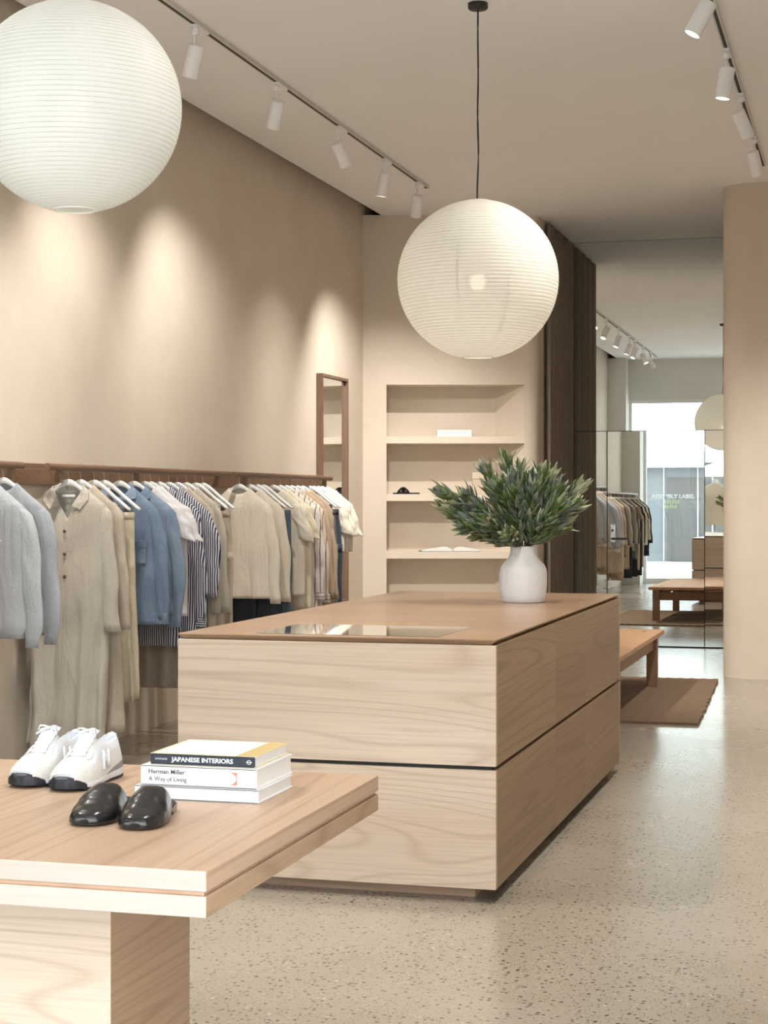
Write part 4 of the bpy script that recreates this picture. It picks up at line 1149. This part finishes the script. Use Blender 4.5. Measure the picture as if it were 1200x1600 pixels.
# ------------------------------------------------------------------ books on the display table
M_page = plain('book_pages', (0.80, 0.79, 0.76), 0.8)
M_bwhite = plain('white_book_cover', (0.84, 0.83, 0.83), 0.45)
M_bwhite2 = plain('cool_white_book_cover', (0.80, 0.81, 0.86), 0.45)
M_navy = plain('navy_spine', (0.022, 0.028, 0.045), 0.5)
M_yel = plain('mustard_cover', (0.62, 0.47, 0.21), 0.5)
M_cream = plain('cream_board', (0.78, 0.70, 0.50), 0.6)
M_coral = plain('coral_print', (0.85, 0.22, 0.14), 0.5)
M_ink = plain('grey_ink', (0.09, 0.09, 0.09), 0.6)
M_fink = plain('faint_ink', (0.62, 0.64, 0.70), 0.6)
def book(x0, x1, y0, y1, z0, th, cover, spine, label, board=0.003, rz_=0):
    cx_, cy_ = (x0+x1)/2, (y0+y1)/2; w, dp = (x1-x0)/2, (y1-y0)/2
    t = thing('book', label, 'book', (cx_, cy_, z0), rz_, 'books stacked on the display table')
    boxo('cover', (-w, w, -dp, dp, 0, board), cover, t, 0.0005)
    boxo('cover', (-w, w, -dp, dp, th-board, th), cover, t, 0.0005)
    boxo('spine', (-w, w, -dp, -dp+0.004, 0.0, th), spine, t, 0.0008)
    boxo('pages', (-w+0.004, w-0.004, -dp+0.004, dp-0.005, board, th-board), M_page, t)
    return t, w, dp
bk3, w, dp = book(-1.643, -1.339, 3.77, 4.017, ZT+0.0004, 0.031, M_bwhite2, M_bwhite2, 'plain white book at the bottom of the stack')
tiny_print('spine_lettering', M_fink, bk3, -w+0.045, -dp-0.0002, 0.012, 9, 0.005, 0.006)
tiny_print('spine_lettering', M_fink, bk3, w-0.075, -dp-0.0002, 0.011, 8, 0.005, 0.006)
z2 = ZT + 0.0318
bk2, w, dp = book(-1.630, -1.345, 3.775, 4.035, z2, 0.046, M_bwhite, M_bwhite, 'thick white book with grey title and coral mark, middle of the stack')
text_mesh('spine_lettering', 'Herman Miller', 0.0148, M_ink, bk2, (-w+0.020, -dp-0.0009, 0.0275), (R(90), 0, 0), 0.0001, 0.090)
text_mesh('spine_lettering', 'A Way of Living', 0.0148, M_ink, bk2, (-w+0.020, -dp-0.0009, 0.0105), (R(90), 0, 0), -0.0001, 0.094)
bm = B()     # the coral mark: two curved wedges
X0 = w - 0.070
for s, zc_ in ((1, 0.037), (-1, 0.008)):
    pts = [(X0, zc_)]
    top = []
    for k in range(9):
        q = k/8; top.append((X0 + 0.022*q, zc_ - s*0.012*q**2.2))
    vs_ = [(X0, zc_)] + [(X0 + 0.022, zc_), (X0 + 0.022, zc_ - s*0.012)] + top[::-1][1:-1]
    f = [bm.verts.new((x, -dp-0.0005, z)) for x, z in vs_]; bm.faces.new(f)
box(bm, X0+0.0205, X0+0.022, -dp-0.0006, -dp-0.0004, 0.008, 0.037)
newobj('emblem', bm, M_coral, bk2)
bm = B(); 
for k in range(6):
    a = k*PI/3; tube(bm, [(w-0.02+0.004*math.cos(a), -dp-0.0003, 0.023+0.004*math.sin(a)), (w-0.02+0.004*math.cos(a+.7), -dp-0.0003, 0.023+0.004*math.sin(a+.7))], 0.0004, 4)
newobj('publisher_mark', bm, M_fink, bk2)
z1 = z2 + 0.0464
bk1, w, dp = book(-1.612, -1.355, 3.79, 4.03, z1, 0.026, M_cream, M_navy, 'book with a navy spine and white lettering on top of the stack')
boxo('cover_picture', (-w+0.012, w-0.050, -dp+0.012, dp-0.012, 0.0258, 0.0264), M_bwhite, bk1)
boxo('cover_band', (w-0.046, w-0.001, -dp+0.004, dp-0.001, 0.0258, 0.0265), M_yel, bk1)
for k in range(6):
    x = -w + 0.03 + k*0.028; bm = B(); tube(bm, [(x, -dp+0.014, 0.0265), (x+0.012, dp-0.014, 0.0265)], 0.0005, 4); newobj('cover_line', bm, M_fink, bk1)
text_mesh('spine_lettering', 'JAPANESE INTERIORS', 0.0145, M_bwhite, bk1, (-w+0.052, -dp-0.0009, 0.0085), (R(90), 0, 0), 0.00035, 0.152)
tiny_print('spine_lettering', M_bwhite, bk1, -w+0.012, -dp-0.0002, 0.0112, 11, 0.0028, 0.0042)
bm = B(); tube(bm, [(w-0.014+0.0045*math.cos(2*PI*k/20), -dp-0.0006, 0.013+0.0045*math.sin(2*PI*k/20)) for k in range(21)], 0.0007, 5)
tube(bm, [(w-0.021, -dp-0.0006, 0.013), (w-0.007, -dp-0.0006, 0.013)], 0.0008, 5); newobj('publisher_mark', bm, M_bwhite, bk1)

# ------------------------------------------------------------------ shoes
M_mesh = fabric('white_shoe_mesh', (0.64, 0.66, 0.71), (0.75, 0.77, 0.81), 300, rough=0.7, wr=0.0)
M_suede = fabric('offwhite_suede', (0.60, 0.585, 0.56), (0.67, 0.655, 0.63), 120, rough=0.9, wr=0.0)
M_mid = plain('white_foam', (0.68, 0.68, 0.73), 0.5)
M_sole = plain('black_rubber', (0.012, 0.014, 0.022), 0.45)
M_gfoam = plain('grey_foam', (0.25, 0.25, 0.25), 0.6)
M_lace = plain('white_lace', (0.74, 0.76, 0.80), 0.7)
M_silver = plain('pale_silver_letter', (0.74, 0.76, 0.80), 0.35)
Ln = 0.285
WT = [(0, 0.012), (0.03, 0.030), (0.10, 0.044), (0.22, 0.052), (0.35, 0.052), (0.5, 0.045), (0.65, 0.039), (0.8, 0.040), (0.92, 0.038), (0.98, 0.028), (1, 0.012)]
def xo_(t): return 0.0
def outline(f, t): return lerp(WT, t) * f
def sneaker(loc, rz_, side, label):
    t = thing('sneaker', label, 'shoe', loc, rz_, 'pair of white sneakers')
    # local: toe at -y, heel at +y ; length Ln centred
    def yv(u): return -Ln/2 + Ln*u
    us = [0, 0.015, 0.04, 0.08, 0.14, 0.2, 0.28, 0.36, 0.45, 0.54, 0.63, 0.72, 0.8, 0.87, 0.93, 0.97, 0.99, 1.0]
    def slab(name, z0f, z1f, grow, mat, par):
        bm = B(); rings = []
        for u in us:
            w_ = outline(1, u) + grow; z0_, z1_ = z0f(u), z1f(u)
            rings.append([(-w_, yv(u), z0_), (w_, yv(u), z0_), (w_*1.0, yv(u), z1_), (-w_, yv(u), z1_)])
        loft(bm, rings, True, True)
        return newobj(name, bm, mat, par, False, 0.002)
    toe = lambda u: 0.012 * max(0, (0.18 - u) / 0.18)**1.5 + 0.005 * max(0, (u - 0.9)/0.1)
    slab('outsole', lambda u: toe(u), lambda u: toe(u) + 0.007, 0.0035, M_sole, t)
    slab('midsole', lambda u: toe(u) + 0.007, lambda u: lerp([(0, 0.016), (0.15, 0.017), (0.5, 0.020), (1, 0.026)], u) + toe(u)*0.5, 0.0035, M_mid, t)
    bm = B()
    rings = []
    for u in [0.55, 0.63, 0.72, 0.8, 0.87, 0.93, 0.97, 0.99, 1.0, ]:
        w_ = outline(1, u) + 0.003; z1_ = lerp([(0.55, 0.0215), (0.8, 0.036), (1, 0.046)], u)
        rings.append([(-w_, yv(u)+0.001, 0.0205), (w_, yv(u)+0.001, 0.0205), (w_*0.97, yv(u)+0.001, z1_), (-w_*0.97, yv(u)+0.001, z1_)])
    loft(bm, rings, True, True); newobj('heel_foam', bm, M_gfoam, t, False, 0.002)
    # upper
    HT = [(0, 0.026), (0.03, 0.040), (0.10, 0.054), (0.2, 0.061), (0.3, 0.072), (0.42, 0.094), (0.52, 0.110), (0.62, 0.112), (0.75, 0.098), (0.88, 0.104), (0.96, 0.112), (0.985, 0.108), (1.0, 0.088)]
    bm = B(); rings = []; nn = 36
    uu = [0.0, 0.01, 0.025, 0.05, 0.08, 0.12, 0.17, 0.22, 0.28, 0.34, 0.40, 0.46, 0.51, 0.55, 0.59, 0.64, 0.70, 0.76, 0.82, 0.87, 0.91, 0.94, 0.965, 0.985, 1.0]
    for u in uu:
        w_ = outline(1, u); h_ = lerp(HT, u); z0_ = 0.016
        op = max(0, min(1, (u-0.535)/0.03)) * max(0, min(1, (0.972-u)/0.02))
        r = []
        for k in range(nn + 1):
            a = PI * k / nn; cx_, sz_ = math.cos(a), math.sin(a)
            ex = 0.62 if u < 0.3 else 0.62 + 0.2*min(1, (u-0.3)/0.2)
            wtop = 1.0 if u < 0.35 else 1.0 - 0.25*min(1, (u-0.35)/0.2) * (sz_**1.5)
            x = w_ * (abs(cx_)**ex) * (1 if cx_ > 0 else -1) * wtop
            z = z0_ + (h_ - z0_) * sz_**0.75
            if op > 0 and abs(cx_) < 0.50:
                q = 1 - abs(cx_)/0.50
                z -= op * 0.055 * min(1, q*3.0)
            r.append((x, yv(u) + (0.006*(z/0.1) if u > 0.9 else 0), z))
        rings.append(r)
    loft(bm, rings, closed=False)
    up = newobj('upper', bm, M_mesh, t, True)
    # suede overlays: toe wrap and heel quarter as slightly larger shells
    def shell(name, u0, u1, k0, k1, mat, off=0.0016, zmax=None, ufun=None):
        bm = B(); rr = []
        cnt = 12
        for i in range(cnt + 1):
            u = u0 + (u1-u0)*i/cnt
            w_ = outline(1, u) + off; h_ = lerp(HT, u) + off; r = []
            for k in range(k0, k1 + 1):
                a = PI*k/nn; 
                if ufun: a = ufun(i/cnt, (k-k0)/(k1-k0))
                cx_, sz_ = math.cos(a), math.sin(a)
                ex = 0.62 if u < 0.3 else 0.62 + 0.2*min(1, (u-0.3)/0.2)
                wtop = 1.0 if u < 0.35 else 1.0 - 0.25*min(1, (u-0.35)/0.2) * (sz_**1.5)
                r.append((w_*(abs(cx_)**ex)*(1 if cx_ > 0 else -1)*wtop, yv(u) - 0.0015*(1-u) + (0.0015 if u > 0.9 else 0), 0.016 + (h_-0.016)*max(0, sz_)**0.75))
            rr.append(r)
        loft(bm, rr, closed=False); return newobj(name, bm, mat, t, True)
    shell('toe_overlay', 0.03, 0.30, 0, nn, M_suede)
    for s in (0, 1):
        f = (lambda i, k: PI*(0.0 + 0.20*k)) if s == 0 else (lambda i, k: PI*(1.0 - 0.20*k))
        shell('side_overlay', 0.30, 0.98, 0, 8, M_suede, 0.0016, ufun=f)
        g = (lambda i, k: PI*(0.34 + 0.08*k)) if s == 0 else (lambda i, k: PI*(0.66 - 0.08*k))
        shell('eyestay', 0.28, 0.56, 0, 4, M_suede, 0.0028, ufun=g)
    # black toe guard
    bm = B(); rr = []
    for u in (-0.004, 0.004, 0.02, 0.045, 0.075, 0.105, 0.13):
        w_ = outline(1, max(0, u)) + 0.0045; q = max(0, 1 - u/0.135)
        zt2 = 0.020 + 0.019*math.sqrt(q)
        r = []
        for k in range(19):
            a = PI*k/18; cx_ = math.cos(a)
            lim = 1.0
            x = w_*(abs(cx_)**0.62)*(1 if cx_ > 0 else -1)
            z = 0.008 + (zt2-0.008) * (math.sin(a)**0.5)
            r.append((x, yv(u) - 0.002, min(z, lerp(HT, max(0, u)) + 0.003)))
        rr.append(r)
    loft(bm, rr, True, closed=False); newobj('toe_guard', bm, M_sole, t, True)
    # tongue and laces
    bm = B(); rr = []
    for i in range(8):
        q = i/7; y_ = yv(0.30 + 0.27*q); z_ = lerp(HT, 0.30+0.27*q) + 0.003 + 0.012*q*q
        w_ = 0.017 + 0.008*q
        rr.append([(w_*math.cos(2*PI*k/14), y_ + (0.010*q)*0, z_ + 0.005*math.sin(2*PI*k/14)) for k in range(14)])
    loft(bm, rr, True, True); newobj('tongue', bm, M_mesh, t, True)
    bm = B()
    for i in range(6):
        u = 0.31 + i*0.042; y_ = yv(u); z_ = lerp(HT, u) + 0.008 + 0.007*(i/5)**2
        for s in (-1, 1):
            tube(bm, [(-0.021*s, y_, z_-0.006), (-0.010*s, y_-0.001, z_+0.001), (0.008*s, y_+0.008, z_+0.002), (0.021*s, y_+0.010, z_-0.004)], 0.0027, 6)
    # bow
    u = 0.545; z_ = lerp(HT, u) + 0.017; y_ = yv(0.525)
    for s in (-1, 1):
        tube(bm, [(0, y_, z_), (0.012*s, y_-0.006, z_+0.006), (0.022*s, y_-0.010, z_+0.006), (0.026*s, y_-0.014, z_-0.004), (0.016*s, y_-0.010, z_-0.002), (0, y_, z_)], 0.0024, 6)
        tube(bm, [(0, y_, z_), (0.014*s, y_-0.016, z_-0.004), (0.022*s, y_-0.030, z_-0.012)], 0.0024, 6)
    newobj('laces', bm, M_lace, t, True)
    # N on both sides
    for s in (-1, 1):
        bm = B()
        def pt(u, zf):
            w_ = outline(1, u); h_ = lerp(HT, u); z = 0.016 + (h_-0.016)*zf
            sz_ = zf**(1/0.75); cx_ = math.sqrt(max(0, 1-sz_*sz_)); 
            wtop = 1.0 - 0.25*min(1, max(0, (u-0.35)/0.2)) * (sz_**1.5)
            return Vector((s*(w_*cx_**0.75*wtop + 0.0045), yv(u), z))
        def bar(p, q, wd):
            tube(bm, [pt(*p), pt((p[0]+q[0])/2, (p[1]+q[1])/2), pt(*q)], wd, 6)
        bar((0.45, 0.26), (0.52, 0.70), 0.0036); bar((0.52, 0.70), (0.58, 0.22), 0.0036); bar((0.58, 0.22), (0.66, 0.66), 0.0036)
        newobj('side_letter', bm, M_silver, t, True)
    # heel tab
    bm = B(); box(bm, -0.012, 0.012, yv(1)-0.004, yv(1)+0.005, 0.045, 0.105); newobj('heel_tab', bm, M_mesh, t, False, 0.003)
    return t
sneaker((-1.842, 3.94, ZT + 0.0004), R(0), 1, 'white sneaker nearer the books, right one of the pair')
sneaker((-1.958, 3.965, ZT + 0.0004), R(-2), -1, 'white sneaker at the far left, left one of the pair')

M_leather = plain('black_leather', (0.008, 0.008, 0.009), 0.24, coat=0.25)
M_insole = plain('dark_leather_insole', (0.02, 0.018, 0.016), 0.5)
def mule(loc, rz_, label):
    t = thing('mule', label, 'shoe', loc, rz_, 'pair of black mules')
    LM = 0.262
    def yv(u): return -LM/2 + LM*u
    WM = [(0, 0.010), (0.03, 0.025), (0.10, 0.038), (0.22, 0.046), (0.35, 0.047), (0.5, 0.041), (0.65, 0.034), (0.8, 0.034), (0.93, 0.032), (0.985, 0.020), (1, 0.008)]
    us = [0, 0.015, 0.04, 0.08, 0.14, 0.2, 0.28, 0.36, 0.45, 0.54, 0.63, 0.72, 0.8, 0.87, 0.93, 0.97, 0.99, 1.0]
    def slab(name, z0, z1, g, mat):
        bm = B(); loft(bm, [[(-lerp(WM, u)-g, yv(u), z0(u)), (lerp(WM, u)+g, yv(u), z0(u)), (lerp(WM, u)+g, yv(u), z1(u)), (-lerp(WM, u)-g, yv(u), z1(u))] for u in us], True, True)
        newobj(name, bm, mat, t, False, 0.001)
    lift = lambda u: 0.004*max(0, (0.15-u)/0.15) + lerp([(0, 0), (0.5, 0.002), (0.72, 0.010), (1, 0.014)], u)
    slab('sole', lambda u: lift(u), lambda u: lift(u)+0.006, 0.002, M_leather)
    slab('insole', lambda u: lift(u)+0.006, lambda u: lift(u)+0.009, -0.002, M_insole)
    bm = B(); rr = []
    for u in (0.74, 0.8, 0.87, 0.93, 0.97, 0.99, 1.0):
        w_ = lerp(WM, u) + 0.001; rr.append([(-w_, yv(u), 0), (w_, yv(u), 0), (w_, yv(u), lift(u)+0.001), (-w_, yv(u), lift(u)+0.001)])
    loft(bm, rr, True, True); newobj('heel', bm, M_leather, t, False, 0.001)
    HM = [(0, 0.019), (0.025, 0.026), (0.08, 0.032), (0.16, 0.037), (0.26, 0.047), (0.38, 0.062), (0.48, 0.070), (0.58, 0.074)]
    bm = B(); rr = []; nn = 40
    for i in range(22):
        q = i/21; q = q**1.3; r = []
        for k in range(nn+1):
            a = PI*k/nn; cx_, sz_ = math.cos(a), math.sin(a)
            u = q * (0.66 - 0.14*sz_**2)       # slanted rear edge: sides reach farther back
            w_ = lerp(WM, u) + 0.002; h_ = lerp(HM, u)
            ex = 0.7
            zb = lift(u) + 0.004
            r.append((w_*(abs(cx_)**ex)*(1 if cx_ > 0 else -1)*(1-0.10*sz_**2*min(1, u*2)), yv(u), zb + (h_-zb)*sz_**0.72))
        rr.append(r)
    loft(bm, rr, True, closed=False)
    # close the toe
    o = newobj('vamp', bm, M_leather, t, True)
    o.modifiers.new('s', 'SOLIDIFY').thickness = -0.0025
    return t
mule((-1.499, 3.522, ZT + 0.0004), R(9), 'black leather mule on the right, nearer the table edge')
mule((-1.612, 3.535, ZT + 0.0004), R(5), 'black leather mule on the left, below the white sneakers')

# ------------------------------------------------------------------ things in the niche
def bthing(name, label, cat, r, dd, z, rz_=0, group=None):
    p = bw(r, dd, z); t = thing(name, label, cat, p, math.atan2(0.2666, 0.9638) + rz_, group); return t
pxb = 15.3 / 2740
def ru(u): return (u - 600) * pxb
def small_book(r, dd, z, w, dp, th, cover, label, rz_=0):
    t = bthing('book', label, 'book', r, dd, z + 0.0005, rz_, 'closed books in the niche')
    boxo('cover', (-w, w, -dp, dp, 0, 0.003), cover, t); boxo('cover', (-w, w, -dp, dp, th-0.003, th), cover, t)
    boxo('spine', (-w, w, -dp, -dp+0.004, 0.003, th-0.003), cover, t)
    boxo('pages', (-w+0.004, w-0.004, -dp+0.004, dp-0.004, 0.003, th-0.003), M_page, t)
    return t
sb = small_book(ru(710), 0.14, SH[0][0], 0.150, 0.11, 0.030, M_bwhite, 'cream book lying at the bottom on the top niche shelf')
sb2 = small_book(ru(710), 0.14, SH[0][0] + 0.031, 0.150, 0.11, 0.028, M_bwhite, 'white book lying on another on the top niche shelf')
for k in range(12):
    for s_, z_ in ((sb2, 0.006),):
        boxo('spine_lettering', (-0.12 + k*0.02, -0.114 + k*0.02, -0.1104, -0.1100, z_, z_ + 0.014), M_fink, s_)
# black slide sandal
sd = bthing('sandal', 'black slide sandal on the middle niche shelf', 'shoe', ru(633), 0.10, SH[1][0] + 0.0005)
bm = B(); rr = []
for i in range(17):
    u = i/16; w_ = lerp([(0, 0.01), (0.06, 0.03), (0.3, 0.044), (0.6, 0.034), (0.9, 0.034), (1, 0.012)], u); x = -0.13 + 0.26*(1-u)
    x = 0.105 - 0.235*u if False else -0.105 + 0.235*u
    rr.append([(x, -w_, 0), (x, w_, 0), (x, w_, 0.013), (x, -w_, 0.013)])
loft(bm, rr, True, True); newobj('sole', bm, M_sole, sd)
for x0, x1, zt2 in ((-0.075, -0.005, 0.062), (-0.02, 0.045, 0.062)):
    bm = B(); rr = []
    for k in range(13):
        a = PI*k/12; y_ = 0.043*math.cos(a); z_ = 0.008 + (zt2-0.008)*math.sin(a)**0.7
        q = math.sin(a)
        xa_ = x0 + (0.045 if x0 < -0.03 else 0.0)*q; xb_ = x1 if x0 < -0.03 else x1 - 0.045*q
        rr.append([(xa_, y_, z_), (xb_, y_, z_)])
    loft(bm, rr, closed=False); o = newobj('strap', bm, M_leather, sd, True); o.modifiers.new('s', 'SOLIDIFY').thickness = 0.004
# woven box half hidden by the leaves
bx = bthing('box', 'small pale wooden box on the middle shelf behind the leaves', 'box', ru(757), 0.14, SH[1][0] + 0.0005)
boxo('body', (-0.10, 0.10, -0.07, 0.07, 0, 0.13), plain('pale_box', (0.62, 0.52, 0.40), 0.7), bx, 0.004)
boxo('lid', (-0.104, 0.104, -0.074, 0.074, 0.131, 0.19), plain('cream_lid', (0.66, 0.57, 0.44), 0.7), bx, 0.004)
# open book
ob = bthing('open_book', 'open book lying face up on the lowest niche shelf', 'book', ru(708), 0.13, SH[2][0] + 0.0005)
bm = B(); box(bm, -0.30, 0.24, -0.115, 0.115, 0, 0.003); newobj('cover', bm, M_ink, ob)
for s in (-1, 1):
    W_ = 0.27 if s < 0 else 0.235
    bm = B(); rr = []
    for i in range(13):
        q = i/12; x = s * (0.004 + (W_-0.004)*q); z_ = 0.004 + 0.034*(math.sin(min(1, q*3.2)*PI/2))*(1-q)**0.75 + 0.006*(1-q)
        rr.append([(x, -0.11, 0.003), (x, 0.11, 0.003), (x, 0.11, z_+0.004), (x, -0.11, z_+0.004)])
    loft(bm, rr, True, True); newobj('pages', bm, M_page, ob)

# ------------------------------------------------------------------ mannequin bust near the window (seen in the mirror)
def bust():
    t = thing('mannequin', 'dress form in a cream long sleeved top near the shop window', 'mannequin', (-2.42, 2.85, 0))
    bm = B(); lathe(bm, [(0, 0), (0.15, 0), (0.15, 0.012), (0.03, 0.03), (0.014, 0.04), (0.014, 1.1), (0, 1.1)], 28); newobj('stand', bm, M_metal, t, True)
    bm = B(); rings = []
    for z, w_, d_ in ((1.03, 0.15, 0.10), (1.10, 0.165, 0.11), (1.20, 0.14, 0.095), (1.32, 0.15, 0.105), (1.45, 0.175, 0.115), (1.55, 0.19, 0.10), (1.62, 0.19, 0.07), (1.66, 0.12, 0.055), (1.69, 0.055, 0.05), (1.76, 0.048, 0.048), (1.77, 0.03, 0.03)):
        rings.append([(w_*math.cos(2*PI*k/32), d_*math.sin(2*PI*k/32), z) for k in range(32)])
    loft(bm, rings, True, True); newobj('torso', bm, M_bwhite, t, True)
    bm = B(); rings = []
    for z, w_, d_ in ((0.98, 0.19, 0.135), (1.10, 0.185, 0.13), (1.20, 0.17, 0.12), (1.32, 0.172, 0.12), (1.45, 0.19, 0.128), (1.55, 0.205, 0.112), (1.625, 0.20, 0.082), (1.668, 0.13, 0.065), (1.695, 0.068, 0.06)):
        rings.append([((w_+0.004*math.sin(k*1.1+z*8))*math.cos(2*PI*k/40), (d_+0.004*math.sin(k*1.3))*math.sin(2*PI*k/40), z) for k in range(40)])
    loft(bm, rings); o = newobj('top', bm, F_knit2, t, True)
    for s in (-1, 1):
        bm = B(); tube(bm, [(s*0.165, 0, 1.61), (s*0.215, 0, 1.54), (s*0.25, 0.01, 1.40), (s*0.29, 0.015, 1.25), (s*0.315, 0, 1.06)], [0.05, 0.062, 0.056, 0.05, 0.042], 20, False)
        newobj('sleeve', bm, F_knit2, o, True)
bust()
